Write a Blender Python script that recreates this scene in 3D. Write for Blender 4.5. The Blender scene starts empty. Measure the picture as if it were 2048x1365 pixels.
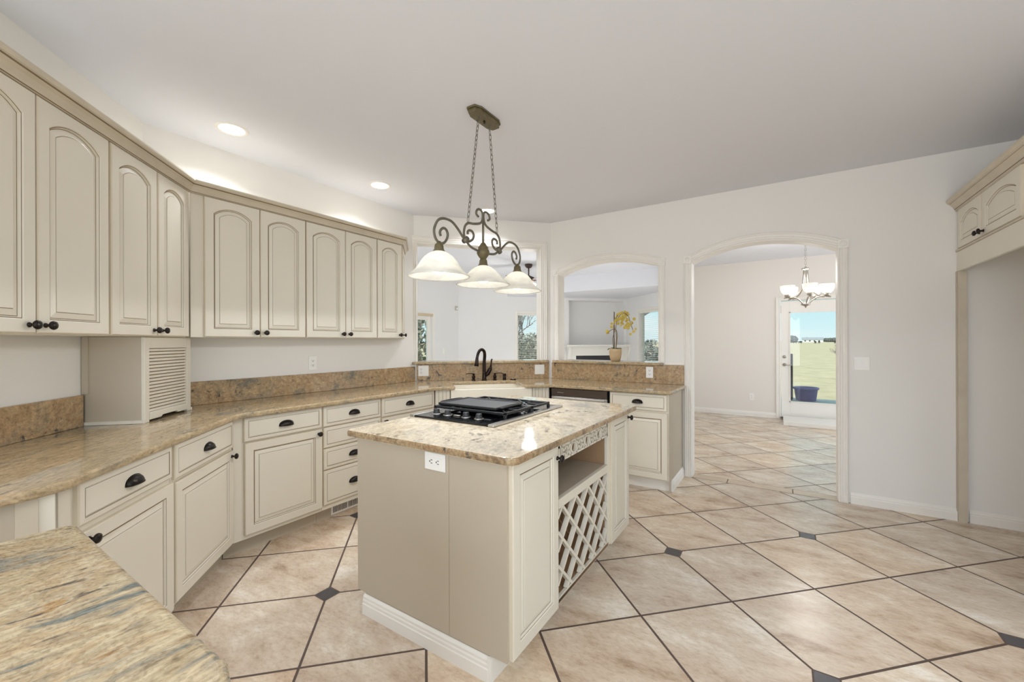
import bpy, bmesh, math, random
from mathutils import Vector, Matrix
random.seed(7)
S2 = math.sqrt(.5); PI = math.pi
C = bpy.context.scene.collection
sc = bpy.context.scene

# ------------------------------------------------------------------ camera
PHI = math.radians(33.0436)
cam_d = bpy.data.cameras.new('camera'); cam = bpy.data.objects.new('camera', cam_d); C.objects.link(cam)
cam.location = (0, 0, 1.333)
cam.rotation_mode = 'XYZ'
cam.matrix_world = Matrix.Translation((0, 0, 1.333)) @ Matrix.Rotation(PHI, 4, 'Z') @ Matrix.Rotation(PI/2, 4, 'X') @ Matrix.Rotation(-0.003, 4, 'Z')
cam_d.sensor_width = 36.0; cam_d.lens = 826.6/2048*36
cam_d.shift_y = (683.7-682.5)/2048
cam_d.clip_start = .02; cam_d.clip_end = 2000
sc.camera = cam
# ------------------------------------------------------------------ colour management
sc.view_settings.view_transform = 'Standard'; sc.view_settings.look = 'None'
sc.view_settings.gamma = 1; sc.view_settings.use_curve_mapping = False
sc.view_settings.exposure = 0.34
sc.cycles.use_denoising = True
sc.cycles.max_bounces = 10; sc.cycles.diffuse_bounces = 6; sc.cycles.transparent_max_bounces = 24
sc.cycles.sample_clamp_indirect = 6
# ------------------------------------------------------------------ sky
w = bpy.data.worlds.new('sky'); sc.world = w; w.use_nodes = True
nt = w.node_tree; nt.nodes.clear()
wo = nt.nodes.new('ShaderNodeOutputWorld'); bg = nt.nodes.new('ShaderNodeBackground')
tc = nt.nodes.new('ShaderNodeTexCoord'); sp = nt.nodes.new('ShaderNodeSeparateXYZ')
rp = nt.nodes.new('ShaderNodeValToRGB')
rp.color_ramp.elements[0].position = 0.0; rp.color_ramp.elements[0].color = (.70, .88, .90, 1)
rp.color_ramp.elements[1].position = .5; rp.color_ramp.elements[1].color = (.30, .62, .78, 1)
e = rp.color_ramp.elements.new(.12); e.color = (.45, .80, .88, 1)
nz = nt.nodes.new('ShaderNodeTexNoise'); nz.inputs['Scale'].default_value = 3; nz.inputs['Detail'].default_value = 5
mp = nt.nodes.new('ShaderNodeMapping'); mp.inputs['Scale'].default_value = (1, 1, 4)
mxw = nt.nodes.new('ShaderNodeMixRGB'); mxw.inputs[2].default_value = (.85, .92, .93, 1)
rw = nt.nodes.new('ShaderNodeValToRGB'); rw.color_ramp.elements[0].position = .5; rw.color_ramp.elements[1].position = .75
L = nt.links.new
L(tc.outputs['Generated'], sp.inputs[0]); L(sp.outputs[2], rp.inputs[0]); L(tc.outputs['Generated'], mp.inputs[0]); L(mp.outputs[0], nz.inputs[0])
L(nz.outputs[0], rw.inputs[0]); L(rw.outputs[0], mxw.inputs[0]); L(rp.outputs[0], mxw.inputs[1]); L(mxw.outputs[0], bg.inputs[0])
bg.inputs[1].default_value = .86; L(bg.outputs[0], wo.inputs[0])
# ------------------------------------------------------------------ area lamps added as daylight, set in modelled window openings out of view
def area(name, loc, rot, sx, sy, watts, col):
    d = bpy.data.lights.new(name, 'AREA'); d.shape = 'RECTANGLE'; d.size = sx; d.size_y = sy; d.energy = watts; d.color = col
    o = bpy.data.objects.new(name, d); C.objects.link(o); o.location = loc; o.rotation_euler = rot; return o
DAY = (.93, .97, 1.0)
area('added_daylight_back', (-.3, -2.66, 1.3), (PI/2, 0, 0), 3.0, 1.9, 68, (.92, .985, 1.14))
area('added_daylight_right', (1.93, -.4, 1.3), (PI/2, 0, PI/2), 3.0, 1.9, 20, (.92, .985, 1.14))
area('added_daylight_living', (-4.9, 2.06, 1.4), (PI/2, 0, 0), 2.2, 1.9, 24, (.95, .98, 1.04))  # added lamp in an unseen opening, lights the living room
area('daylight_dining', (3.66, 6.6, 1.35), (PI/2, 0, PI/2), 2.6, 2.0, 52, (.9, .97, 1.12))
sun_d = bpy.data.lights.new('sun', 'SUN'); sun_d.energy = 3.4; sun_d.angle = math.radians(25); sun_d.color = (1, .97, .92)
sun = bpy.data.objects.new('sun', sun_d); C.objects.link(sun); sun.rotation_euler = (math.radians(32), math.radians(8), 0)
PEND_W, PEND_DOWN = .55, 7.5

# ------------------------------------------------------------------ materials
def lin(c): return tuple(((v/255)/12.92 if v/255 <= .04045 else ((v/255+.055)/1.055)**2.4) for v in c) + (1,)
MATS = {}
def pbr(name, rgb, rough=.5, metal=0, bump=0, bscale=80, var=0, vscale=3, coat=0, spec=.5):
    m = bpy.data.materials.new(name); m.use_nodes = True; t = m.node_tree; b = t.nodes['Principled BSDF']
    b.inputs['Base Color'].default_value = lin(rgb); b.inputs['Roughness'].default_value = rough; b.inputs['Metallic'].default_value = metal
    b.inputs['Coat Weight'].default_value = coat; b.inputs['Specular IOR Level'].default_value = spec
    if var or bump:
        tc = t.nodes.new('ShaderNodeTexCoord'); n = t.nodes.new('ShaderNodeTexNoise'); n.inputs['Scale'].default_value = vscale; n.inputs['Detail'].default_value = 4
        t.links.new(tc.outputs['Object'], n.inputs[0])
        if var:
            mx = t.nodes.new('ShaderNodeMixRGB'); mx.blend_type = 'MIX'
            mx.inputs[1].default_value = lin(rgb); mx.inputs[2].default_value = lin([max(0, v*(1-var)) for v in rgb])
            t.links.new(n.outputs[0], mx.inputs[0]); t.links.new(mx.outputs[0], b.inputs['Base Color'])
        if bump:
            n2 = t.nodes.new('ShaderNodeTexNoise'); n2.inputs['Scale'].default_value = bscale; n2.inputs['Detail'].default_value = 2
            bp = t.nodes.new('ShaderNodeBump'); bp.inputs['Strength'].default_value = bump; bp.inputs['Distance'].default_value = .004
            t.links.new(tc.outputs['Object'], n2.inputs[0]); t.links.new(n2.outputs[0], bp.inputs['Height']); t.links.new(bp.outputs[0], b.inputs['Normal'])
    MATS[name] = m; return m
def emit(name, rgb, strength):
    m = bpy.data.materials.new(name); m.use_nodes = True; t = m.node_tree; t.nodes.clear()
    o = t.nodes.new('ShaderNodeOutputMaterial'); e = t.nodes.new('ShaderNodeEmission'); e.inputs[0].default_value = lin(rgb); e.inputs[1].default_value = strength
    t.links.new(e.outputs[0], o.inputs[0]); MATS[name] = m; return m
WALL = pbr('wall_paint', (231, 228, 222), .7, bump=.06, bscale=220)
WALLB = pbr('living_wall_paint', (232, 231, 229), .7, bump=.05, bscale=220)
CEIL = pbr('ceiling_paint', (223, 224, 229), .8, bump=.08, bscale=200)
TRIM = pbr('white_trim_paint', (236, 232, 224), .4)
CREAM = pbr('cream_cabinet_paint', (229, 222, 206), .33, var=.05, vscale=2.5)
GLAZE = pbr('brown_glaze', (146, 122, 92), .6, var=.3, vscale=14)
GAP = pbr('glazed_edge', (214, 203, 182), .6)
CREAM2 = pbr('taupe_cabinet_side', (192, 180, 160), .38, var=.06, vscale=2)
CROWN = pbr('glazed_crown', (212, 200, 178), .4, var=.12, vscale=9)
DARKIN = pbr('cabinet_inside_wood', (176, 142, 106), .5, var=.15, vscale=5)
BRONZE = pbr('dark_bronze', (48, 43, 40), .32, .8)
BRONZE2 = pbr('faucet_bronze', (50, 41, 38), .22, .9)
IRON = pbr('antique_pewter_iron', (126, 120, 104), .5, .45, var=.25, vscale=40)
BRASS = pbr('antique_brass', (126, 114, 82), .5, .4, var=.3, vscale=50)
NICKEL = pbr('brushed_nickel', (176, 170, 160), .3, 1)
STEEL = pbr('stainless_steel', (196, 194, 190), .28, 1)
DWDARK = pbr('dark_stainless', (96, 86, 80), .35, .85)
BLACKG = pbr('black_glass', (12, 13, 15), .06)
CASTIRON = pbr('cast_iron', (30, 31, 33), .45, .2)
GRIDDLE = pbr('griddle_coating', (72, 74, 77), .42, .2, bump=.1, bscale=300)
PLASTIC = pbr('white_plastic', (240, 238, 232), .35)
SLOT = pbr('dark_slot', (60, 58, 55), .6)
SINKW = pbr('fireclay_white', (240, 233, 216), .15, coat=.3)
KNOBB = pbr('black_plastic', (40, 41, 43), .4)
BLACK = pbr('black_void', (10, 10, 10), .8)
TERRA = pbr('beige_pot', (206, 178, 138), .6, var=.12, vscale=20)
STEMG = pbr('orchid_stem', (126, 104, 62), .6)
LEAFG = pbr('orchid_leaf', (82, 104, 52), .45)
PETAL = pbr('yellow_petal', (240, 214, 104), .55, var=.2, vscale=30)
FANB = pbr('fan_bronze', (74, 58, 52), .45, .3)
GREYDEV = pbr('grey_plastic', (190, 186, 180), .5)
TUB = pbr('purple_tub', (150, 134, 178), .45)
POSTW = pbr('dark_wood_post', (80, 70, 62), .8, var=.4, vscale=12)
CONC = pbr('patio_concrete', (228, 220, 212), .9, var=.15, vscale=2)
FIELD = pbr('dry_grass_field', (212, 194, 154), .95, var=.3, vscale=1.6)
BARK = pbr('grey_bark', (128, 120, 114), .9)
SHRUB = pbr('shrub_leaves', (190, 186, 166), .9, var=.45, vscale=4)
SHRUB2 = pbr('evergreen_leaves', (164, 166, 158), .9, var=.4, vscale=3)
BARN = pbr('white_siding', (236, 238, 240), .8)
ROOFM = pbr('grey_roof', (150, 152, 156), .8)
BROWNBOX = pbr('brown_planter', (112, 82, 72), .8)
CARPET = pbr('beige_carpet', (226, 220, 210), 1, var=.15, vscale=30)
GLASSB = pbr('pale_bulb_glass', (255, 252, 240), .3)
COW = pbr('dark_cattle_hide', (52, 44, 40), .9)
BULB = emit('glowing_bulb', (255, 251, 243), 8)
CANL = emit('glowing_lens', (255, 248, 236), 9)
BOWL = emit('glowing_bowl', (255, 250, 244), 8)

def glass_pane():
    m = bpy.data.materials.new('window_glass'); m.use_nodes = True; t = m.node_tree; t.nodes.clear()
    o = t.nodes.new('ShaderNodeOutputMaterial'); tr = t.nodes.new('ShaderNodeBsdfTransparent'); gl = t.nodes.new('ShaderNodeBsdfGlossy')
    gl.inputs['Roughness'].default_value = .02; tr.inputs[0].default_value = (.97, .985, .985, 1)
    lw = t.nodes.new('ShaderNodeLayerWeight'); pw_ = t.nodes.new('ShaderNodeMath'); pw_.operation = 'POWER'; pw_.inputs[1].default_value = 4.0
    f = t.nodes.new('ShaderNodeMath'); f.operation = 'MULTIPLY_ADD'; f.inputs[1].default_value = .5; f.inputs[2].default_value = .02; mx = t.nodes.new('ShaderNodeMixShader')
    t.links.new(lw.outputs['Facing'], pw_.inputs[0]); t.links.new(pw_.outputs[0], f.inputs[0])
    t.links.new(f.outputs[0], mx.inputs[0]); t.links.new(tr.outputs[0], mx.inputs[1]); t.links.new(gl.outputs[0], mx.inputs[2]); t.links.new(mx.outputs[0], o.inputs[0])
    return m
PANE = glass_pane()
def alabaster(name, rgb, glow):
    # milky lamp glass: diffuse + translucent, lit through by the bulb inside
    m = bpy.data.materials.new(name); m.use_nodes = True; t = m.node_tree; t.nodes.clear()
    o = t.nodes.new('ShaderNodeOutputMaterial'); d = t.nodes.new('ShaderNodeBsdfDiffuse'); tl = t.nodes.new('ShaderNodeBsdfTranslucent')
    g = t.nodes.new('ShaderNodeBsdfGlossy'); g.inputs['Roughness'].default_value = .15
    tc = t.nodes.new('ShaderNodeTexCoord'); n = t.nodes.new('ShaderNodeTexNoise'); n.inputs['Scale'].default_value = 6; n.inputs['Detail'].default_value = 5; n.inputs['Distortion'].default_value = 1.5
    r = t.nodes.new('ShaderNodeValToRGB'); r.color_ramp.elements[0].color = lin([v*.93 for v in rgb]); r.color_ramp.elements[1].color = lin(rgb)
    r.color_ramp.elements[0].position = .35; r.color_ramp.elements[1].position = .6
    m1 = t.nodes.new('ShaderNodeMixShader'); m1.inputs[0].default_value = glow; m2 = t.nodes.new('ShaderNodeMixShader'); m2.inputs[0].default_value = .05
    K = t.links.new
    K(tc.outputs['Object'], n.inputs[0]); K(n.outputs[0], r.inputs[0]); K(r.outputs[0], d.inputs[0]); K(r.outputs[0], tl.inputs[0])
    K(d.outputs[0], m1.inputs[1]); K(tl.outputs[0], m1.inputs[2]); K(m1.outputs[0], m2.inputs[1]); K(g.outputs[0], m2.inputs[2]); K(m2.outputs[0], o.inputs[0])
    return m
SHADE = alabaster('alabaster_glass', (250, 249, 243), .5)
SHADE2 = alabaster('frosted_glass', (250, 248, 242), .5)

def granite(name, stops, rot, scl, dark=.5, seed=0, fine=1.0, zone=4.0, gloss=.06, patch=0):
    """polished granite; streaks run along local Y after the rotation"""
    m = bpy.data.materials.new(name); m.use_nodes = True; t = m.node_tree; b = t.nodes['Principled BSDF']; K = t.links.new; N = t.nodes.new
    tc = N('ShaderNodeTexCoord'); mp = N('ShaderNodeMapping'); mp.inputs['Rotation'].default_value = (0, 0, rot); mp.inputs['Location'].default_value = (seed, seed*.7, seed*.3)
    K(tc.outputs['Object'], mp.inputs[0])
    wz = N('ShaderNodeTexNoise'); wz.inputs['Scale'].default_value = 3.0; wz.inputs['Detail'].default_value = 3; K(mp.outputs[0], wz.inputs[0])
    wv = N('ShaderNodeVectorMath'); wv.operation = 'MULTIPLY_ADD'; K(wz.outputs['Color'], wv.inputs[0]); wv.inputs[1].default_value = (.14, .14, .14); K(mp.outputs[0], wv.inputs[2])
    def noise(scale, detail, rough, sx, sy, dist=0):
        m2 = N('ShaderNodeMapping'); m2.inputs['Scale'].default_value = (sx, sy, sx); K(wv.outputs[0], m2.inputs[0])
        n = N('ShaderNodeTexNoise'); n.inputs['Scale'].default_value = scale; n.inputs['Detail'].default_value = detail; n.inputs['Roughness'].default_value = rough; n.inputs['Distortion'].default_value = dist
        K(m2.outputs[0], n.inputs[0]); return n.outputs[0]
    def ramp(src, st):
        r = N('ShaderNodeValToRGB'); r.color_ramp.elements.remove(r.color_ramp.elements[1])
        for i, (p, c) in enumerate(st):
            el = r.color_ramp.elements[0] if i == 0 else r.color_ramp.elements.new(p)
            el.position = p; el.color = c
        K(src, r.inputs[0]); return r.outputs[0]
    sx, sy = scl
    z = ramp(noise(zone, 8, .62, sx, sy, .4), [(p, lin(c)) for p, c in stops])
    if patch:
        pr = ramp(noise(2.3, 6, .6, sx, sy, .3), [(.56, (0, 0, 0, 1)), (.66, (patch, patch, patch, 1))])
        pm = N('ShaderNodeMixRGB'); pm.inputs[2].default_value = lin((112, 124, 124)); K(pr, pm.inputs[0]); K(z, pm.inputs[1]); z = pm.outputs[0]
    # fine streaky grain
    g1 = ramp(noise(34*fine, 5, .7, sx, sy*.9), [(.30, (.50, .47, .44, 1)), (.45, (.86, .84, .82, 1)), (.6, (1.08, 1.07, 1.05, 1)), (.72, (1.25, 1.24, 1.22, 1))])
    mu = N('ShaderNodeMixRGB'); mu.blend_type = 'MULTIPLY'; mu.inputs[0].default_value = dark; K(z, mu.inputs[1]); K(g1, mu.inputs[2])
    g2 = ramp(noise(120*fine, 2, .6, 1, 1), [(.3, (.62, .59, .56, 1)), (.52, (1.03, 1.03, 1.03, 1))])
    mu2 = N('ShaderNodeMixRGB'); mu2.blend_type = 'MULTIPLY'; mu2.inputs[0].default_value = dark*.8; K(mu.outputs[0], mu2.inputs[1]); K(g2, mu2.inputs[2])
    # dark mineral flecks in clusters
    f1 = ramp(noise(16*fine, 4, .65, sx, sy), [(.57, (0, 0, 0, 1)), (.66, (1, 1, 1, 1))])
    f2 = ramp(noise(3.4, 3, .5, 1, 1), [(.42, (0, 0, 0, 1)), (.58, (1, 1, 1, 1))])
    mm = N('ShaderNodeMath'); mm.operation = 'MULTIPLY'; K(f1, mm.inputs[0]); K(f2, mm.inputs[1])
    m3 = N('ShaderNodeMath'); m3.operation = 'MULTIPLY'; K(mm.outputs[0], m3.inputs[0]); m3.inputs[1].default_value = dark
    mx = N('ShaderNodeMixRGB'); mx.inputs[2].default_value = lin((66, 62, 60)); K(m3.outputs[0], mx.inputs[0]); K(mu2.outputs[0], mx.inputs[1])
    K(mx.outputs[0], b.inputs['Base Color'])
    b.inputs['Roughness'].default_value = gloss; b.inputs['Specular IOR Level'].default_value = .5
    return m
R_ = math.radians
GRAN = granite('granite_tan', [(.30, (112, 118, 116)), (.38, (160, 148, 124)), (.46, (188, 168, 134)), (.54, (176, 156, 122)), (.62, (196, 174, 140)), (.70, (172, 134, 98))], R_(-45), (1.9, .62), .75, 0)
GRANV = granite('granite_backsplash', [(.30, (116, 114, 106)), (.38, (158, 140, 110)), (.46, (184, 158, 122)), (.55, (174, 144, 106)), (.63, (192, 168, 132)), (.72, (162, 124, 90))], .5, (1.2, 1.0), 1.0, 3.1, gloss=.3, patch=.55)
GRANI = granite('granite_island', [(.30, (158, 160, 152)), (.37, (198, 190, 172)), (.45, (220, 209, 186)), (.54, (226, 214, 190)), (.62, (206, 196, 172)), (.70, (208, 184, 144))], R_(-30), (1.3, .8), .75, 5.2, gloss=.05)
GRANF = granite('granite_foreground', [(.29, (70, 84, 88)), (.37, (124, 130, 124)), (.43, (184, 166, 134)), (.49, (196, 182, 152)), (.55, (184, 162, 126)), (.61, (192, 176, 148)), (.66, (176, 140, 90)), (.74, (150, 154, 146))], R_(4), (2.9, .8), 1.0, 8.4, 1.1, 4.6, patch=.85)

def tile_mat(name, ox, oy, t, dots=True, shiftab=(0, 0)):
    m = bpy.data.materials.new(name); m.use_nodes = True; T = m.node_tree; b = T.nodes['Principled BSDF']; K = T.links.new; N = T.nodes.new
    def M(op, a, c=None, d=None):
        n = N('ShaderNodeMath'); n.operation = op
        for i, v in enumerate((a, c, d)):
            if v is None: continue
            if isinstance(v, (int, float)): n.inputs[i].default_value = v
            else: K(v, n.inputs[i])
        return n.outputs[0]
    tc = N('ShaderNodeTexCoord'); s = N('ShaderNodeSeparateXYZ'); K(tc.outputs['Object'], s.inputs[0])
    x = M('SUBTRACT', s.outputs[0], ox); y = M('SUBTRACT', s.outputs[1], oy)
    a = M('SUBTRACT', M('MULTIPLY', M('SUBTRACT', y, x), S2/t), shiftab[0]); bb = M('SUBTRACT', M('MULTIPLY', M('ADD', x, y), S2/t), shiftab[1])
    def near(v, per): # distance (m) to nearest multiple of per
        return M('MULTIPLY', M('ABSOLUTE', M('SUBTRACT', v, M('MULTIPLY', M('ROUND', M('DIVIDE', v, per)), per))), t)
    ga = near(a, 1); gb = near(bb, 1)
    grout = M('LESS_THAN', M('MINIMUM', ga, gb), .0056)
    ci = N('ShaderNodeCombineXYZ'); K(M('FLOOR', a), ci.inputs[0]); K(M('FLOOR', bb), ci.inputs[1])
    wn = N('ShaderNodeTexWhiteNoise'); wn.noise_dimensions = '3D'; K(ci.outputs[0], wn.inputs[0])
    # stone look, offset per tile
    va = N('ShaderNodeVectorMath'); va.operation = 'MULTIPLY_ADD'; K(wn.outputs['Color'], va.inputs[0]); va.inputs[1].default_value = (9, 9, 9); K(tc.outputs['Object'], va.inputs[2])
    mp = N('ShaderNodeMapping'); mp.inputs['Rotation'].default_value = (0, 0, -.55); mp.inputs['Scale'].default_value = (1.3, 2.6, 1); K(va.outputs[0], mp.inputs[0])
    n1 = N('ShaderNodeTexNoise'); n1.inputs['Scale'].default_value = 2.0; n1.inputs['Detail'].default_value = 10; n1.inputs['Roughness'].default_value = .72; n1.inputs['Distortion'].default_value = .25; K(mp.outputs[0], n1.inputs[0])
    r = N('ShaderNodeValToRGB'); st = [(.30, (164, 140, 116)), (.39, (192, 170, 146)), (.46, (206, 186, 164)), (.54, (214, 198, 176)), (.62, (226, 214, 196)), (.70, (236, 230, 218))]
    r.color_ramp.elements.remove(r.color_ramp.elements[1])
    for i, (p, c) in enumerate(st):
        el = r.color_ramp.elements[0] if i == 0 else r.color_ramp.elements.new(p); el.position = p; el.color = lin(c)
    K(n1.outputs[0], r.inputs[0])
    n4 = N('ShaderNodeTexNoise'); n4.inputs['Scale'].default_value = 26; n4.inputs['Detail'].default_value = 5; n4.inputs['Roughness'].default_value = .7; K(mp.outputs[0], n4.inputs[0])
    r4 = N('ShaderNodeValToRGB'); r4.color_ramp.elements[0].position = .3; r4.color_ramp.elements[0].color = (.76, .70, .64, 1); r4.color_ramp.elements[1].position = .52; r4.color_ramp.elements[1].color = (1, 1, 1, 1); K(n4.outputs[0], r4.inputs[0])
    m4 = N('ShaderNodeMixRGB'); m4.blend_type = 'MULTIPLY'; m4.inputs[0].default_value = .7; K(r.outputs[0], m4.inputs[1]); K(r4.outputs[0], m4.inputs[2])
    hs = N('ShaderNodeHueSaturation'); K(m4.outputs[0], hs.inputs['Color'])
    K(M('ADD', M('MULTIPLY', wn.outputs['Value'], .13), .94), hs.inputs['Value']); K(M('ADD', M('MULTIPLY', wn.outputs['Value'], .25), .86), hs.inputs['Saturation'])
    gm = N('ShaderNodeMixRGB'); gm.inputs[2].default_value = lin((88, 72, 62)); K(hs.outputs[0], gm.inputs[1])
    if dots:
        dd = M('ADD', M('ADD', near(a, 2), near(bb, 2)), M('MAXIMUM', M('GREATER_THAN', bb, 3), M('MULTIPLY', M('GREATER_THAN', a, 1), M('GREATER_THAN', bb, -1))))
        ring = M('LESS_THAN', dd, .068); dot = M('LESS_THAN', dd, .058)
        g2 = M('MAXIMUM', grout, ring); K(g2, gm.inputs[0])
        dm = N('ShaderNodeMixRGB'); dm.inputs[2].default_value = lin((76, 74, 76)); K(dot, dm.inputs[0]); K(gm.outputs[0], dm.inputs[1]); out = dm.outputs[0]
        gmask = M('MULTIPLY', g2, M('SUBTRACT', 1, dot))
    else:
        K(grout, gm.inputs[0]); out = gm.outputs[0]; gmask = grout
    K(out, b.inputs['Base Color'])
    K(M('ADD', M('MULTIPLY', gmask, .4), M('ADD', M('MULTIPLY', n4.outputs[0], .16), .15)), b.inputs['Roughness'])
    b.inputs['Specular IOR Level'].default_value = .45
    bp = N('ShaderNodeBump'); bp.inputs['Strength'].default_value = .25; bp.inputs['Distance'].default_value = .003
    K(M('SUBTRACT', M('MULTIPLY', n1.outputs[0], .4), gmask), bp.inputs['Height']); K(bp.outputs[0], b.inputs['Normal'])
    return m
TILE = tile_mat('stone_tile', -.573, 2.742, .5101)
TILE_D = tile_mat('stone_tile_dining', -.573, 2.742, .5101, False, (.585, .915))
def band_mat():
    m = TILE_D.copy(); return m
# ------------------------------------------------------------------ mesh helpers
class MB:
    def __init__(s): s.v = []; s.f = []; s.m = []; s.sm = []
    def add(s, vs, fs, mi=0, smooth=False):
        o = len(s.v); s.v += [tuple(v) for v in vs]
        for f in fs: s.f.append([i+o for i in f]); s.m.append(mi); s.sm.append(smooth)
    def box(s, x0, x1, y0, y1, z0, z1, mi=0):
        s.add([(x0,y0,z0),(x1,y0,z0),(x1,y1,z0),(x0,y1,z0),(x0,y0,z1),(x1,y0,z1),(x1,y1,z1),(x0,y1,z1)],
              [(0,3,2,1),(4,5,6,7),(0,1,5,4),(1,2,6,5),(2,3,7,6),(3,0,4,7)], mi); return s
    def prism(s, poly, axis, a, b, mi=0):
        # poly 2D; axis 'z': (x,y); axis 'y': (x,z); axis 'x': (y,z)
        def P(p, h): return (p[0],p[1],h) if axis == 'z' else ((p[0],h,p[1]) if axis == 'y' else (h,p[0],p[1]))
        n = len(poly); vs = [P(p, a) for p in poly]+[P(p, b) for p in poly]
        fs = [list(range(n))[::-1], list(range(n, 2*n))]+[(i, (i+1) % n, n+(i+1) % n, n+i) for i in range(n)]
        s.add(vs, fs, mi); return s
    def lathe(s, prof, c=(0,0,0), axis='z', n=24, mi=0, smooth=True, cap=True):
        vs = []
        for (r, h) in prof:
            for k in range(n):
                a = 2*PI*k/n; x, y = r*math.cos(a), r*math.sin(a)
                p = (x, y, h) if axis == 'z' else ((x, -h, y) if axis == '-y' else (h, x, y))
                vs.append((p[0]+c[0], p[1]+c[1], p[2]+c[2]))
        fs = []
        for i in range(len(prof)-1):
            for k in range(n): fs.append((i*n+k, i*n+(k+1) % n, (i+1)*n+(k+1) % n, (i+1)*n+k))
        if cap:
            if prof[0][0] > 1e-5: fs.append(list(range(n))[::-1])
            if prof[-1][0] > 1e-5: fs.append([(len(prof)-1)*n+k for k in range(n)])
        s.add(vs, fs, mi, smooth); return s
    def tube(s, pts, r, n=10, mi=0, flat=None, cap=True):
        pts = [Vector(p) for p in pts]; vs = []; up = None
        R = r if isinstance(r, (list, tuple)) else [r]*len(pts)
        for i, p in enumerate(pts):
            d = (pts[min(i+1, len(pts)-1)]-pts[max(i-1, 0)])
            if d.length < 1e-9: d = Vector((0, 0, 1))
            d.normalize()
            if up is None:
                up = Vector((0, 0, 1)) if abs(d.z) < .9 else Vector((1, 0, 0))
            u = (up-d*up.dot(d))
            if u.length < 1e-6: u = d.orthogonal()
            u.normalize(); vv = d.cross(u); up = u
            for k in range(n):
                a = 2*PI*k/n
                q = p+u*(R[i]*math.cos(a)*(flat[0] if flat else 1))+vv*(R[i]*math.sin(a)*(flat[1] if flat else 1)); vs.append(tuple(q))
        fs = []
        for i in range(len(pts)-1):
            for k in range(n): fs.append((i*n+k, i*n+(k+1) % n, (i+1)*n+(k+1) % n, (i+1)*n+k))
        if cap: fs += [list(range(n))[::-1], [(len(pts)-1)*n+k for k in range(n)]]
        s.add(vs, fs, mi, True); return s
    def loops(s, loops, mis, fill=True, smooth=False):
        n = len(loops[0]); vs = [p for l in loops for p in l]; o = len(s.v); s.v += vs
        for i in range(len(loops)-1):
            for k in range(n): s.f.append([o+i*n+k, o+i*n+(k+1) % n, o+(i+1)*n+(k+1) % n, o+(i+1)*n+k]); s.m.append(mis[i]); s.sm.append(smooth)
        if fill: s.f.append([o+(len(loops)-1)*n+k for k in range(n)]); s.m.append(mis[-1]); s.sm.append(False)
        return s
    def build(s, name, mats, parent=None, bevel=0, seg=2, loc=None, rot=None):
        me = bpy.data.meshes.new(name); me.from_pydata(s.v, [], s.f); me.validate(); 
        mats = mats if isinstance(mats, (list, tuple)) else [mats]
        for m in mats: me.materials.append(m)
        for p, mi, sm in zip(me.polygons, s.m, s.sm): p.material_index = min(mi, len(mats)-1); p.use_smooth = sm
        bm = bmesh.new(); bm.from_mesh(me); bmesh.ops.recalc_face_normals(bm, faces=bm.faces); bm.to_mesh(me); bm.free()
        o = bpy.data.objects.new(name, me); C.objects.link(o)
        if parent: o.parent = parent
        if loc: o.location = loc
        if rot: o.rotation_euler = (0, 0, rot)
        if bevel:
            b = o.modifiers.new('b', 'BEVEL'); b.width = bevel; b.segments = seg; b.limit_method = 'ANGLE'; b.angle_limit = math.radians(35)
        return o
def thing(name, label, cat, loc=(0, 0, 0), rot=0, group=None):
    o = bpy.data.objects.new(name, None); C.objects.link(o); o.location = loc; o.rotation_euler = (0, 0, rot); o.empty_display_size = .1
    o['label'] = label; o['category'] = cat
    if group: o['group'] = group
    return o
def tag(o, label, cat, group=None, kind=None):
    o['label'] = label; o['category'] = cat
    if group: o['group'] = group
    if kind: o['kind'] = kind
    return o
def struct(o, label=None):
    o['kind'] = 'structure'
    if label: o['label'] = label
    return o
def dup(root, loc, rot=None, label=None):
    r = root.copy(); C.objects.link(r); r.location = loc
    if rot is not None: r.rotation_euler = (0, 0, rot)
    if label: r['label'] = label
    for ch in list(root.children):
        c = ch.copy(); C.objects.link(c); c.parent = r
        for g in list(ch.children):
            d = g.copy(); C.objects.link(d); d.parent = c
    return r
def smooth_path(pts, n=4):
    out = []
    P = [Vector(p) for p in pts]
    for i in range(len(P)-1):
        a, b, c, d = P[max(i-1, 0)], P[i], P[i+1], P[min(i+2, len(P)-1)]
        for k in range(n):
            t = k/n
            out.append(.5*((2*b)+(c-a)*t+(2*a-5*b+4*c-d)*t*t+(3*b-a-3*c+d)*t**3))
    out.append(P[-1]); return out

# ------------------------------------------------------------------ room shell
H = 2.735
def st(mb, name, mat, label, **k): return struct(mb.build(name, mat, **k), label)
# floors
st(MB().box(-3.6, 1.95, -2.75, 4.345, -.05, 0), 'floor', TILE, 'beige stone tile kitchen floor laid diagonally with dark insets')
st(MB().prism([(-.95, 4.479), (3.75, 4.479), (3.75, 8.6), (-1.9, 8.6)], 'z', -.05, 0), 'floor', TILE_D, 'beige stone tile floor of the dining room')
bm_ = MB()
xs = [-.95, -.429-.51, -.429, .085, .595, 1.9]
bm_.box(-.95, 1.95, 4.345, 4.479, -.05, 0, 1)
for a_, b_ in zip([-.939, -.429, .085, .595], [-.429, .085, .595, 1.1]): bm_.box(a_+.004, b_-.004, 4.352, 4.473, -.02, .0006, 0)
st(bm_, 'floor', [pbr('border_tile', (216, 196, 170), .35, var=.15, vscale=8), pbr('grout', (104, 86, 74), .8)], 'border strip of cut tile across the doorway')
st(MB().prism([(-6.4, 2.0), (-3.6, 2.0), (-3.6, 4.5), (-.95, 4.5), (-1.9, 8.6), (-3.0, 10.6), (-6.4, 10.6)], 'z', -.05, 0), 'floor', CARPET, 'beige carpet of the living room')
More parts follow.
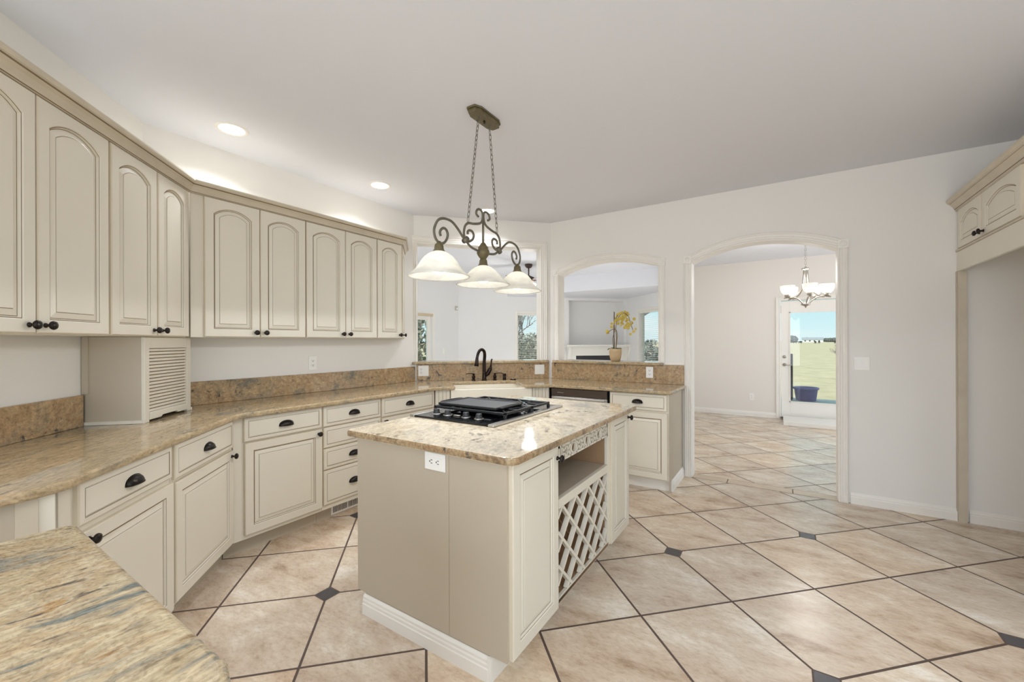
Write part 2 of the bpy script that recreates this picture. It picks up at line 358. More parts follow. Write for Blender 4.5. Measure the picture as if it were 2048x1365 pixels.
# ceiling
st(MB().box(-6.5, 3.8, -2.85, 11.2, H, H+.1), 'ceiling', CEIL, 'plain off white kitchen ceiling')
# living-room perimeter soffit lower than the tray ceiling
st(MB().prism([(-6.3, 8.13), (-1.8, 8.13), (-1.8, 10.7), (-6.3, 10.7)], 'z', 2.40, H), 'ceiling', CEIL, 'lower ceiling border of the living room beyond the tray')

TH = .13
# wall L (45 degrees): from (-2.5,.025) to (-3.40,.925)
def wall45(p0, p1, th, z0=0, z1=H):  # plan segment, thickness to the left of p0->p1
    d = Vector((p1[0]-p0[0], p1[1]-p0[1])); d.normalize(); n = Vector((-d.y, d.x))*th
    return MB().prism([p0, p1, (p1[0]+n.x, p1[1]+n.y), (p0[0]+n.x, p0[1]+n.y)], 'z', z0, z1)
st(MB().prism([(-2.5, .025), (-3.40, .925), (-3.53, .925), (-3.53, .87), (-2.56, -.1)], 'z', 0, H), 'wall_northwest', WALL, 'cream wall above the angled run of cabinets')
st(MB().box(-3.53, -3.40, .925, 3.239, 0, H), 'wall_west', WALL, 'cream wall behind the long run of upper cabinets')
st(MB().box(-2.63, -2.5, -2.75, .025, 0, H), 'wall_left', WALL, 'cream wall behind the desk counter')
# back wall with window opening, right wall with window opening
mb = MB(); mb.box(-2.63, -1.9, -2.78, -2.65, 0, H); mb.box(1.3, 1.98, -2.78, -2.65, 0, H); mb.box(-1.9, 1.3, -2.78, -2.65, 0, .25); mb.box(-1.9, 1.3, -2.78, -2.65, 2.3, H)
st(mb, 'wall_back', WALL, 'cream wall with added window behind the viewer')
mb = MB(); mb.box(1.85, 1.98, -2.65, -2.0, 0, H); mb.box(1.85, 1.98, 1.2, 4.354, 0, H); mb.box(1.85, 1.98, -2.0, 1.2, 0, .3); mb.box(1.85, 1.98, -2.0, 1.2, 2.3, H)
st(mb, 'wall_right', WALL, 'cream wall behind the refrigerator alcove')
# wall C (45 degrees) with pass-through opening; local frame x=t, y=away, at n=4.694
def Cpos(t, n): return ((t-n)*S2, (t+n)*S2)
CN = 4.694
o_c = Cpos(0, CN)
mb = MB(); t0c, t1c = -.114, 1.463
mb.box(t0c, -.08, 0, TH, 0, H); mb.box(1.334, t1c, 0, TH, 0, H); mb.box(-.08, 1.334, 0, TH, 0, 1.083); mb.box(-.08, 1.334, 0, TH, 2.427, H)
st(mb, 'wall_corner', WALL, 'angled cream wall with square opening over the sink', loc=(o_c[0], o_c[1], 0), rot=PI/4)
# wall D with arched opening and arched doorway
YD = 4.354
def arch_pts(x0, x1, zs, za, n=24):
    w_ = (x1-x0)/2; r_ = za-zs; R = (w_*w_+r_*r_)/(2*r_); cx = (x0+x1)/2; cz = za-R; a = math.asin(w_/R)
    return [(cx+R*math.sin(-a+2*a*k/n), cz+R*math.cos(-a+2*a*k/n)) for k in range(n+1)]
LA = arch_pts(-2.179, -1.045, 2.108, 2.218); DA = arch_pts(-.736, .40, 2.10, 2.232)
mb = MB()
mb.prism([(-2.285, 0), (-2.179, 0), (-2.179, H), (-2.285, H)], 'y', YD, YD+TH)
mb.prism([(-2.179, 0), (-1.045, 0), (-1.045, 1.083), (-2.179, 1.083)], 'y', YD, YD+TH)
mb.prism(LA+[(-1.045, H), (-2.179, H)], 'y', YD, YD+TH)
mb.prism([(-1.045, 0), (-.736, 0), (-.736, H), (-1.045, H)], 'y', YD, YD+TH)
mb.prism(DA+[(.40, H), (-.736, H)], 'y', YD, YD+TH)
mb.prism([(.40, 0), (3.75, 0), (3.75, H), (.40, H)], 'y', YD, YD+TH)
st(mb, 'wall_north', WALL, 'cream wall with arched pass-through and arched doorway')
# dining / living partition and dining walls
st(MB().prism([(-.90, 4.484), (-.86, 4.484), (-1.72, 8.46), (-1.78, 8.46)], 'z', 0, H), 'wall_partition', WALL, 'wall between living room and dining room')
YW = 8.44
mb = MB(); mb.box(-1.78, 0.0, YW, YW+.14, 0, H); mb.box(.92, 3.75, YW, YW+.14, 0, H); mb.box(0.0, .92, YW, YW+.14, 2.02, H); mb.box(0, .92, YW, YW+.14, -.05, .03)
st(mb, 'wall_dining', pbr('dining_wall_paint', (230, 224, 216), .7, bump=.05, bscale=200), 'pale wall of the dining room with patio door')
mb = MB(); mb.box(3.6, 3.75, 4.4, 5.2, 0, H); mb.box(3.6, 3.75, 8.0, 8.6, 0, H); mb.box(3.6, 3.75, 5.2, 8.0, 0, .3); mb.box(3.6, 3.75, 5.2, 8.0, 2.4, H)
st(mb, 'wall_dining_right', WALL, 'dining room wall with wide window')
# living room walls
XW = -6.23
mb = MB(); mb.box(XW-.14, XW, 2.0, 4.8, 0, H); mb.box(XW-.14, XW, 6.46, 7.4, 0, H); mb.box(XW-.14, XW, 4.8, 6.46, 1.88, H)
st(mb, 'wall_living_left', WALLB, 'white living room wall with patio window')
mb = MB(); mb.box(-6.37, -6.0, 1.9, 2.04, 0, H); mb.box(-3.8, -3.54, 1.9, 2.04, 0, H); mb.box(-6.0, -3.8, 1.9, 2.04, 0, .4); mb.box(-6.0, -3.8, 1.9, 2.04, 2.35, H)
st(mb, 'wall_living_near', WALLB, 'white living room wall with added window out of view')
NF = 9.58
o_f = Cpos(0, NF)
mb = MB()
for a_, b_, z0_, z1_ in ((.70, 2.16, 0, H), (2.16, 2.80, 0, .86), (2.16, 2.80, 2.0, H), (2.80, 3.451, 0, H), (3.451, 4.90, 2.34, H), (3.451, 4.90, 0, 1.2), (4.90, 5.1, 0, H)): mb.box(a_, b_, 0, .15, z0_, z1_)
mb.box(3.4, 4.95, .40, .5, 1.1, 2.45); mb.box(3.40, 3.451, .15, .45, 1.1, 2.45); mb.box(4.90, 4.95, .15, .45, 1.1, 2.45); mb.box(3.4, 4.95, .15, .45, 2.34, 2.45); mb.box(3.4, 4.95, .15, .45, 1.1, 1.2)
st(mb, 'wall_living_far', WALLB, 'white living room wall with window and fireplace niche', loc=(o_f[0], o_f[1], 0), rot=PI/4)
# right living wall, running (s2,-s2) from the corner (-3.26,10.29); local x along, y outward
mb = MB()
for a_, b_, z0_, z1_ in ((-.1, .62, 0, H), (.62, 1.75, 0, .50), (.62, 1.75, 2.03, H), (1.75, 2.6, 0, H)): mb.box(a_, b_, 0, .15, z0_, z1_)
st(mb, 'wall_living_right', WALLB, 'white living room wall beside the fireplace', loc=(-3.26, 10.29, 0), rot=-PI/4)

# baseboards
def baseboard(name, x0, x1, label, loc=(0, 0, 0), rot=0, hh=.09, mat=TRIM):
    prof = [(0, 0), (-.016, 0), (-.016, .055), (-.013, .062), (-.013, .07), (-.009, .078), (-.006, hh), (0, hh)]
    mb = MB(); mb.prism(prof, 'x', x0, x1); return struct(mb.build(name, mat, loc=loc, rot=rot), label)
baseboard('baseboard_north', .475, 1.088, 'white baseboard right of the doorway', loc=(0, YD, 0))
baseboard('baseboard_alcove', 1.15, 1.85, 'white baseboard inside the alcove', loc=(0, YD, 0))
baseboard('baseboard_dining', -1.72, -.07, 'white baseboard along the dining room wall', loc=(0, YW, 0))

# casings -------------------------------------------------------------------
def casing(path, width, y, out=-1, prof=None):
    """path in (x,z), band offset to the left of the travel direction; y = wall face, out=-1 proud towards -y"""
    prof = prof or [(0, 0), (0, .014), (.12, .018), (.22, .012), (.34, .016), (.5, .012), (.66, .016), (.78, .012), (.9, .02), (1, .016), (1, 0)]
    P = [Vector((p[0], p[1])) for p in path]; n = len(P); mb = MB(); rows = []
    for i in range(n):
        if i == 0: d = P[1]-P[0]; d.normalize(); nn = Vector((-d.y, d.x)); k = 1
        elif i == n-1: d = P[-1]-P[-2]; d.normalize(); nn = Vector((-d.y, d.x)); k = 1
        else:
            d0 = (P[i]-P[i-1]).normalized(); d1 = (P[i+1]-P[i]).normalized(); n0 = Vector((-d0.y, d0.x)); n1 = Vector((-d1.y, d1.x))
            nn = (n0+n1).normalized(); k = 1/max(.3, nn.dot(n0))
        rows.append([(P[i].x+nn.x*u*width*k, y+out*h, P[i].y+nn.y*u*width*k) for u, h in prof])
    m_ = len(prof)
    vs = [p for r in rows for p in r]; fs = []
    for i in range(n-1):
        for j in range(m_): fs.append((i*m_+j, i*m_+(j+1) % m_, (i+1)*m_+(j+1) % m_, (i+1)*m_+j))
    fs += [list(range(m_)), [(n-1)*m_+j for j in range(m_)][::-1]]
    mb.add(vs, fs); return mb
def merge(a, b):
    a.add(b.v, b.f); return a
def rosette(mb, x0, x1, z0, z1, y):
    mb.box(x0, x1, y-.024, y, z0, z1); cx, cz, r = (x0+x1)/2, (z0+z1)/2, (x1-x0)*.36
    mb.lathe([(r, 0), (r, .004), (r*.75, .007), (r*.5, .003), (r*.3, .008), (0, .009)], (cx, y-.024, cz), '-y', 20)
# square opening over sink
mb = casing([(-.08, 1.115), (-.08, 2.427), (1.334, 2.427), (1.334, 1.115)], .082, 0)
mb.box(-.083, -.075, -.004, TH+.01, 1.115, 2.43); mb.box(1.329, 1.337, -.004, TH+.01, 1.115, 2.43); mb.box(-.083, 1.337, -.004, TH+.01, 2.42, 2.43)
st(mb, 'trim_1', TRIM, 'white casing around the square opening over the sink', loc=(o_c[0], o_c[1], 0), rot=PI/4)
def arched_trim(name, x0, x1, zb, zs, arc, label):
    mb = casing([(x0, zb), (x0, zs)], .062, YD); merge(mb, casing([(x1, zs), (x1, zb)], .062, YD)); merge(mb, casing(arc, .074, YD))
    rosette(mb, x0-.067, x0+.002, zs-.004, zs+.066, YD); rosette(mb, x1-.002, x1+.067, zs-.004, zs+.066, YD)
    # jamb lining
    mb.box(x0-.005, x0+.004, YD-.002, YD+TH+.01, zb, zs); mb.box(x1-.004, x1+.005, YD-.002, YD+TH+.01, zb, zs)
    lin_ = [(p[0], p[1]-.004) for p in arc]+[(p[0], p[1]+.004) for p in arc[::-1]]
    mb.prism(lin_, 'y', YD-.002, YD+TH+.01)
    return st(mb, name, TRIM, label)
arched_trim('trim_2', -2.179, -1.045, 1.115, 2.105, LA, 'white fluted casing around the arched pass-through')
arched_trim('trim_3', -.736, .40, 0, 2.10, DA, 'white fluted casing around the arched doorway')
# flat rail right of the bar ledge
st(MB().box(-.985, -.80, YD-.012, YD, 1.095, 1.118), 'trim_4', TRIM, 'white rail above the end of the backsplash')

# ------------------------------------------------------------------ cabinet fronts
def rect_loop(x0, x1, z0, z1, y, rise=0, n=14, arched=False, inset=0, w=0, h=0):
    pts = [(x0, y, z0), (x1, y, z0)]
    for k in range(n+1):
        u = 1-k/n; x = x0+(x1-x0)*u
        zz = z1
        if rise > 0:
            W = (x1-x0)/2; R = (W*W+rise*rise)/(2*rise); cx = (x0+x1)/2; dx = x-cx
            zz = z1-R+math.sqrt(max(0, R*R-dx*dx))
        pts.append((x, y, zz))
    return pts
def door_mb(x0, z0, wd, ht, rise=0, s=.056):
    x1, z1 = x0+wd, z0+ht; mb = MB(); Ls = []; ms = []
    def add(ins, y, mi, arch):
        if not arch: Ls.append(rect_loop(x0+ins, x1-ins, z0+ins, z1-ins, y))
        else: Ls.append(rect_loop(x0+ins, x1-ins, z0+ins, z1-ins, y, rise*(wd-2*ins)/(wd-2*s) if rise else 0))
        ms.append(mi)
    add(0, 0, 2, 0); add(0, -.016, 2, 0); add(.004, -.020, 0, 0)
    add(s-.007, -.020, 0, 1); add(s-.004, -.0165, 1, 1); add(s-.001, -.0165, 0, 1); add(s+.003, -.008, 1, 1); add(s+.0055, -.008, 0, 1)
    add(s+.027, -.0145, 0, 1); add(s+.0275, -.0145, 1, 1); add(s+.0293, -.0145, 0, 1); add(s+.0305, -.0175, 0, 1)
    # ms[i] colours ring i->i+1
    mb.loops(Ls, ms); return mb
def drawer_mb(x0, z0, wd, ht):
    x1, z1 = x0+wd, z0+ht; mb = MB(); Ls = []; ms = []
    for ins, y, mi in ((0, 0, 2), (0, -.013, 2), (.005, -.017, 0), (.023, -.019, 1), (.0245, -.0165, 0), (.026, -.0165, 1), (.0275, -.0175, 0), (.031, -.020, 0)):
        Ls.append(rect_loop(x0+ins, x1-ins, z0+ins, z1-ins, y)); ms.append(mi)
    mb.loops(Ls, ms); return mb
FM = [CREAM, GLAZE, GAP]
def knob(parent, x, z, y=-.02):
    mb = MB().lathe([(.0095, 0), (.0095, .003), (.006, .006), (.0055, .014), (.009, .018), (.0155, .021), (.0175, .026), (.0155, .031), (.009, .0345), (0, .0355)], (x, y, z), '-y', 20)
    return mb.build('knob', BRONZE, parent)
def cup_pull(parent, x, z, y=-.02):
    mb = MB(); W, Hh, D = .047, .033, .027; nu, nv = 18, 8
    for sgn, sc_ in ((1, 1.0), (-1, .88)):
        vs = []; fs = []
        for j in range(nv+1):
            v = (PI/2)*j/nv
            for i in range(nu+1):
                u = PI*i/nu
                vs.append((x-W*sc_*math.cos(u), y-D*sc_*math.sin(u)*math.cos(v)-.001, z-.012+Hh*sc_*math.sin(u)**.8*math.sin(v)))
        for j in range(nv):
            for i in range(nu):
                a = j*(nu+1)+i; fs.append((a, a+1, a+nu+2, a+nu+1))
        mb.add(vs, fs, 0, True)
    mb.tube([(x-W*math.cos(PI*i/nu), y-D*math.sin(PI*i/nu)-.001, z-.012) for i in range(nu+1)], .0022, 6)
    pl = [(x-W*1.06*math.cos(PI*i/nu), z-.013+Hh*1.1*math.sin(PI*i/nu)**.8) for i in range(nu+1)]
    mb.prism(pl, 'y', y-.002, y)
    return mb.build('cup_pull', BRONZE, parent)
def door(parent, x0, x1, z0, z1, rise=0, kn=None):
    d = door_mb(x0, z0, x1-x0, z1-z0, rise).build('door', FM, parent)
    if kn:
        kx = x0+.030 if kn[1] == 'l' else x1-.030; kz = z1-.030 if kn[0] == 't' else z0+.030
        knob(d, kx, kz)
    return d
def drawer(parent, x0, x1, z0, z1, pull=True):
    d = drawer_mb(x0, z0, x1-x0, z1-z0).build('drawer', FM, parent)
    if pull: cup_pull(d, (x0+x1)/2, (z0+z1)/2)
    return d
def unit(name, label, cat, origin, rot, W, z0, z1, depth, group, fronts, toe=False, side=None, body=None):
    r = thing(name, label, cat, (origin[0], origin[1], 0), rot, group)
    mb = body or MB().box(0, W, 0, depth, z0, z1)
    if toe and not body: pass
    mb.build('body', CREAM if side is None else side, r, bevel=.0015, seg=1)
    if toe: MB().box(toe[0] if toe is not True else 0, W+(toe[1] if toe is not True else 0), .07, .09, 0, z0).build('toe_kick', CREAM2, r)
    for f in fronts:
        if f[0] == 'door': door(r, *f[1:])
        else: drawer(r, *f[1:])
    return r
def Lp(t, s): return (-t*S2+s/2, t*S2+s/2)
UZ0, UZ1, DZ1 = 1.366, 2.275, 2.262
AR = .045
gU = 'cream upper cabinets'
unit('upper_cabinet', 'cream arched two-door upper cabinet at the left picture edge, with the widest doors', 'cabinet', Lp(1.50, -2.028), 3*PI/4, .745, UZ0, UZ1, .30, gU,
     [('door', .012, .374, 1.37, DZ1, AR, 'br'), ('door', .381, .738, 1.37, DZ1, AR, 'bl')])
unit('upper_cabinet', 'cream arched two-door upper cabinet directly above the louvered appliance garage', 'cabinet', Lp(2.246, -2.028), 3*PI/4, .652, UZ0, UZ1, .30, gU,
     [('door', .008, .342, 1.37, DZ1, AR, 'br'), ('door', .352, .650, 1.37, DZ1, AR, 'bl')])
XU = -3.07
unit('upper_cabinet', 'cream two-door upper cabinet with a plain filler strip at the inside corner', 'cabinet', (XU, 1.062), PI/2, .734, UZ0, UZ1, .325, gU,
     [('door', .069, .400, 1.37, DZ1, AR, 'br'), ('door', .404, .731, 1.37, DZ1, AR, 'bl')])
unit('upper_cabinet', 'cream two-door upper cabinet above the wall outlet, left of the single-door cabinet', 'cabinet', (XU, 1.798), PI/2, .666, UZ0, UZ1, .325, gU,
     [('door', .004, .342, 1.37, DZ1, AR, 'br'), ('door', .346, .663, 1.37, DZ1, AR, 'bl')])
# end cabinet with an angled door at its right end
eb = MB().prism([(0, 0), (.288, 0), (.60, .31), (.60, .325), (0, .325)], 'z', UZ0, UZ1)
r = unit('upper_cabinet', 'cream single-door end cabinet whose right end is angled towards the sink opening', 'cabinet', (XU, 2.466), PI/2, .6, UZ0, UZ1, .325, gU, [('door', .003, .286, 1.37, DZ1, AR, 'br')], body=eb)
d = door_mb(.03, 1.37, .385, DZ1-1.37, AR).build('door', FM, r); d.location = (.292, 0.004, 0); d.rotation_euler = (0, 0, PI/4)
knob(d, .06, 1.40)

# crown moulding following both runs of uppers
def sweep(plan, prof, closed=False):
    """plan points; prof = (out, z); out is to the right-hand side of travel"""
    P = [Vector(p) for p in plan]; n = len(P); rows = []
    for i in range(n):
        d0 = (P[i]-P[i-1]).normalized() if i else (P[1]-P[0]).normalized(); d1 = (P[i+1]-P[i]).normalized() if i < n-1 else d0
        n0 = Vector((d0.y, -d0.x)); n1 = Vector((d1.y, -d1.x)); nn = (n0+n1).normalized(); k = 1/max(.3, nn.dot(n0))
        rows.append([(P[i].x+nn.x*o*k, P[i].y+nn.y*o*k, z) for o, z in prof])
    m_ = len(prof); mb = MB(); fs = []; 
    for i in range(n-1):
        for j in range(m_): fs.append((i*m_+j, i*m_+(j+1) % m_, (i+1)*m_+(j+1) % m_, (i+1)*m_+j))
    fs += [list(range(m_)), [(n-1)*m_+j for j in range(m_)][::-1]]
    mb.add([p for r_ in rows for p in r_], fs); return mb
CP = [(.0005, 2.2635), (.024, 2.2635), (.024, 2.266), (.028, 2.268), (.030, 2.278), (.040, 2.296), (.052, 2.306), (.054, 2.308), (.054, 2.312), (.060, 2.316), (.064, 2.328), (.064, 2.336), (.0005, 2.336)]
plan = [Lp(1.50, -2.028), (XU, 1.042), (XU, 2.754), (XU-.31, 3.064)]
full = sweep(plan, CP); nP = len(CP)
crowns = [thing('crown_molding', 'glazed cream crown molding over the angled run of upper cabinets at the left', 'molding'), thing('crown_molding', 'glazed cream crown molding over the long straight run of upper cabinets', 'molding'), thing('crown_molding', 'short crown return at the angled right end of the upper cabinets', 'molding')]
for i_ in range(len(plan)-1):
    mb = MB(); mb.v = list(full.v[i_*nP:(i_+2)*nP])
    for j_ in range(nP):
        mb.f.append([j_, (j_+1) % nP, nP+(j_+1) % nP, nP+j_]); mb.m.append(1 if j_ in (2, 6, 7) else 0); mb.sm.append(False)
    mb.f += [list(range(nP)), list(range(nP, 2*nP))[::-1]]; mb.m += [0, 0]; mb.sm += [False, False]
    mb.build('crown_run', [CROWN, GLAZE], crowns[i_])
for c_ in crowns: c_['kind'] = 'thing'

# ------------------------------------------------------------------ base cabinets
gB = 'cream base cabinets'
BZ0, BZ1 = .10, .868
XB = -2.81
unit('base_cabinet', 'cream base cabinet with one cup-pull drawer, its knob above the near granite counter corner', 'cabinet', Lp(1.60, -1.628), 3*PI/4, .59, BZ0, BZ1, .55, gB,
     [('drawer', .055, .580, .712, .862), ('door', .062, .588, .10, .688, 0, 'tl')], toe=True)
unit('base_cabinet', 'cream base cabinet with drawer below the appliance garage, at the inside corner', 'cabinet', Lp(2.195, -1.628), 3*PI/4, .624, BZ0, BZ1, .55, gB,
     [('drawer', .008, .600, .695, .860), ('door', .010, .604, .12, .680, 0, 'tr')], toe=(0, .033))
unit('base_cabinet', 'cream base cabinet with one wide door and drawer left of the four-drawer cabinet', 'cabinet', (XB, 1.186), PI/2, .582, BZ0, BZ1, .57, gB,
     [('drawer', .056, .577, .712, .864), ('door', .060, .578, .128, .702, 0, 'tr')], toe=(-.027, 0))
unit('base_cabinet', 'cream base cabinet with four stacked drawers beside the island corner', 'cabinet', (XB, 1.77), PI/2, .522, BZ0, BZ1, .57, gB,
     [('drawer', .005, .518, .712, .864), ('drawer', .005, .518, .556, .706), ('drawer', .005, .518, .396, .550), ('drawer', .005, .518, .137, .390)], toe=True)
unit('base_cabinet', 'cream base cabinet with drawer over door, next to the white sink', 'cabinet', (XB, 2.294), PI/2, .648, BZ0, BZ1, .57, gB,
     [('drawer', .007, .624, .704, .864), ('door', .007, .624, .128, .695, 0, 'tl')], toe=True)
# angled sink base
rs = thing('sink_base_cabinet', 'angled cream cabinet with beaded filler strips below the white apron sink', 'cabinet', (0, 0, 0), 0)
MB().prism([(-2.81, 2.95), (-1.985, 3.775), (-1.985, 4.33), (-2.28, 4.33), (-3.37, 3.23), (-3.37, 2.95)], 'z', .10, .60).build('body', CREAM, rs)
cf = Cpos(0, 4.073)
def beaded(t0, t1):
    mb = MB(); mb.box(t0, t1, -.006, .25, .60, .868, 0)
    n = max(2, int((t1-t0)/.032))
    for k in range(n):
        a = t0+(t1-t0)*k/n+.003; b = t0+(t1-t0)*(k+1)/n-.003
        mb.prism([(a, -.006), (a+.004, -.011), (b-.004, -.011), (b, -.006)], 'z', .13, .866, 0)
        mb.box(b, b+.0015, -.0065, 0, .13, .866, 1)
    o = mb.build('beaded_filler', [CREAM, GLAZE], rs, loc=(cf[0], cf[1], 0), rot=PI/4); return o
beaded(.10, .243); beaded(1.068, 1.25)
dm = door_mb(.26, .13, .395, .46).build('door', FM, rs, loc=(cf[0], cf[1], 0), rot=PI/4); dm2 = door_mb(.66, .13, .395, .46).build('door', FM, rs, loc=(cf[0], cf[1], 0), rot=PI/4)
MB().box(.1, 1.25, .07, .09, 0, .1).build('toe_kick', CREAM2, rs, loc=(cf[0], cf[1], 0), rot=PI/4)
# apron sink
rk = thing('farmhouse_sink', 'white apron front farmhouse sink set in the angled corner counter', 'sink', (cf[0], cf[1], 0), PI/4)
mb = MB(); ty0, ty1 = -.03, .46
Ls = []
def rl(x0, x1, y0, y1, z): return [(x0, y0, z), (x1, y0, z), (x1, y1, z), (x0, y1, z)]
Ls = [rl(.248, 1.063, ty0, ty1, .615), rl(.248, 1.063, ty0, ty1, .862), rl(.252, 1.059, ty0+.004, ty1-.004, .868), rl(.285, 1.026, ty0+.032, ty1-.03, .868), rl(.29, 1.02, ty0+.037, ty1-.035, .86), rl(.30, 1.01, ty0+.05, ty1-.045, .66)]
mb.loops(Ls, [0]*6); mb.f.append([0+i for i in range(4)][::-1]); mb.m.append(0); mb.sm.append(False)
mb.build('basin', SINKW, rk, bevel=.006, seg=3)
MB().lathe([(.045, .661), (.045, .664), (.03, .663), (0, .662)], (.655, .21, 0), n=20).build('drain', STEEL, rk)

# dishwasher and end base cabinet on wall D
YB = 3.77
rd = thing('dishwasher', 'dark stainless built-in dishwasher between the sink and the end cabinet', 'dishwasher', (-1.965, YB, 0))
MB().box(.005, .597, 0, .55, .10, .862).build('body', BLACK, rd)
mb = MB(); mb.box(.008, .594, -.028, 0, .12, .782); mb.build('door_panel', STEEL, rd, bevel=.004)
mb = MB(); mb.box(.008, .594, -.03, 0, .786, .862); mb.build('control_panel', DWDARK, rd, bevel=.004)
MB().box(.03, .575, -.05, -.03, .745, .776).build('handle', STEEL, rd, bevel=.006)
MB().box(.075, .145, -.0305, -.0295, .818, .824).build('nameplate', NICKEL, rd)
MB().box(.01, .59, .06, .08, 0, .1).build('toe_kick', BLACK, rd)
ru = unit('base_cabinet', 'cream end base cabinet with drawer and door beside the arched doorway', 'cabinet', (-1.355, YB), 0, .533, BZ0, BZ1, .56, gB,
          [('drawer', .008, .522, .714, .862), ('door', .008, .526, .113, .698, 0, 'tl')], toe=True)
MB().box(.533, .54, -.0, .578, 0.0, BZ1).build('end_panel', CREAM2, ru)
prof = [(.54, 0), (.556, 0), (.556, .06), (.552, .066), (.552, .076), (.546, .085), (.54, .095)]
mb = MB().prism(prof, 'y', .065, .566); mb.box(.0, .556, .055, .0695, 0, .094); mb.build('baseboard', TRIM, ru)

# desk run with plain panel at the left edge
rk2 = thing('desk_cabinet', 'plain cream panelled cabinet under the curved counter at the left picture edge', 'cabinet', (-1.885, .30, 0), -PI/2+PI)
# local x -> world +Y after 90deg rotation: front (-y) faces +X
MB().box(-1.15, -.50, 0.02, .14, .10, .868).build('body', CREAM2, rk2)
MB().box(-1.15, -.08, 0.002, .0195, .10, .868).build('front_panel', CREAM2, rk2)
MB().box(-.08, -.035, -.006, .012, .0, .868).build('corner_stile', CROWN, rk2)
MB().prism([(-.034, .0), (.0, .0), (.010, .048), (-.034, .09)], 'z', .0, .868).build('filler', CREAM, rk2)

# ------------------------------------------------------------------ worktops
def slab(poly, z0, z1, name, mat, bevel=.012, parent=None):
    return MB().prism(poly, 'z', z0, z1).build(name, mat, parent, bevel=bevel, seg=4)
poly = [(-1.84, -.9), (-1.84, .16), (-1.842, .20), (-1.849, .25), (-1.866, .30), (-1.895, .345), (-1.935, .38),
        (-2.70, 1.141), (-2.732, 1.18), (-2.75, 1.24), (-2.75, 2.84), (-2.742, 2.90), (-2.72, 2.95), (-2.66, 3.012), (-2.645, 3.027), (-2.64, 3.04), (-2.645, 3.055)]
poly += [Cpos(.28, 4.47), Cpos(.305, 4.495), Cpos(.955, 4.495), Cpos(.98, 4.47), (-2.15, 3.54), (-2.135, 3.528), (-2.11, 3.545), (-1.985, 3.68), (-1.955, 3.700), (-1.93, 3.706),
         (-.835, 3.706), (-.80, 3.72), (-.786, 3.755), (-.786, 4.350), (-2.283, 4.350), (-3.396, 3.237), (-3.396, .927), (-2.497, .029), (-2.497, -.9)]
wt = slab(poly, .868, .90, 'worktop', GRAN); tag(wt, 'continuous polished tan granite worktop around the perimeter with curved left end', 'countertop')
# backsplash slabs
b1 = MB().prism([(-3.397, .955), (-3.378, .955), (-3.378, 3.235), (-3.397, 3.235)], 'z', .9005, 1.062).build('backsplash', GRANV, bevel=.003)
tag(b1, 'low brown granite backsplash on the wall under the long run of upper cabinets', 'backsplash')
pA = Lp(1.80, -2.475)
b2 = MB().box(0, .757, -.02, -.001, .9005, 1.062).build('backsplash', GRANV, bevel=.003, loc=(pA[0], pA[1], 0), rot=3*PI/4)
tag(b2, 'low brown granite backsplash left of the appliance garage', 'backsplash')
b3 = MB().box(-.085, 1.435, -.02, -.001, .9005, 1.0825).build('backsplash', GRANV, bevel=.002, loc=(o_c[0], o_c[1], 0), rot=PI/4)
tag(b3, 'brown granite backsplash behind the faucet and sink', 'backsplash')
b4 = MB().prism([(-2.262, .9005), (-.80, .9005), (-.80, 1.094), (-.985, 1.094), (-.985, 1.0825), (-2.262, 1.0825)], 'y', YD-.02, YD-.001).build('backsplash', GRANV, bevel=.002)
tag(b4, 'brown granite backsplash above the dishwasher, below the orchid ledge', 'backsplash')
# bar ledges
lg = MB().prism([(-.135, -.05), (1.43, -.05), (1.43, -.022), (1.327, -.022), (1.327, TH+.14), (-.073, TH+.14), (-.073, -.022), (-.135, -.022)], 'z', 1.0835, 1.115).build('bar_ledge', GRAN, bevel=.01, seg=3, loc=(o_c[0], o_c[1], 0), rot=PI/4)
tag(lg, 'tan granite bar ledge in the square opening behind the faucet', 'ledge')
lg2 = MB().prism([(-2.245, YD-.048), (-.992, YD-.048), (-.992, YD-.022), (-1.052, YD-.022), (-1.052, YD+TH+.14), (-2.172, YD+TH+.14), (-2.172, YD-.022), (-2.245, YD-.022)], 'z', 1.0835, 1.115).build('bar_ledge', GRAN, bevel=.01, seg=3)
tag(lg2, 'tan granite bar ledge in the arched pass-through carrying the orchid', 'ledge')

# appliance garage
ga = Lp(2.575, -2.10)
rg = thing('appliance_garage', 'cream appliance garage with louvered tambour door standing on the corner counter', 'cabinet', (ga[0], ga[1], .90), 3*PI/4)
Wg, Dg, Hg = .445, .262, .464
mb = MB(); mb.box(0, .012, 0, Dg, .0005, Hg); mb.box(Wg-.012, Wg, 0, Dg, .0005, Hg); mb.box(0, Wg, Dg-.01, Dg, .0005, Hg)
mb.build('side_panel', CREAM2, rg)
mb = MB(); mb.box(0, .038, -.018, 0, .0005, Hg); mb.box(Wg-.042, Wg, -.018, 0, .0005, Hg); mb.box(.038, Wg-.042, -.018, 0, Hg-.062, Hg); mb.build('front_frame', CREAM, rg, bevel=.002)
mb = MB(); ns = 19; zz0, zz1 = .052, Hg-.062
for k in range(ns):
    a = zz0+(zz1-zz0)*k/ns; b = zz0+(zz1-zz0)*(k+1)/ns
    mb.prism([(-.004, a+.001), (-.010, a+.003), (-.010, b-.004), (-.004, b-.0025)], 'x', .039, Wg-.043, 0); mb.box(.039, Wg-.043, -.0045, -.002, b-.0025, b+.001, 1)
mb.box(.039, Wg-.043, -.004, 0, zz0, zz1, 0)
td = mb.build('tambour_door', [CREAM, GLAZE], rg)
MB().prism([(.040, .012), (.14, .012), (.155, .022), (Wg-.155, .022), (Wg-.14, .012), (Wg-.044, .012), (Wg-.044, .052), (.040, .052)], 'y', -.02, -.002).build('pull_rail', CREAM, td, bevel=.003)
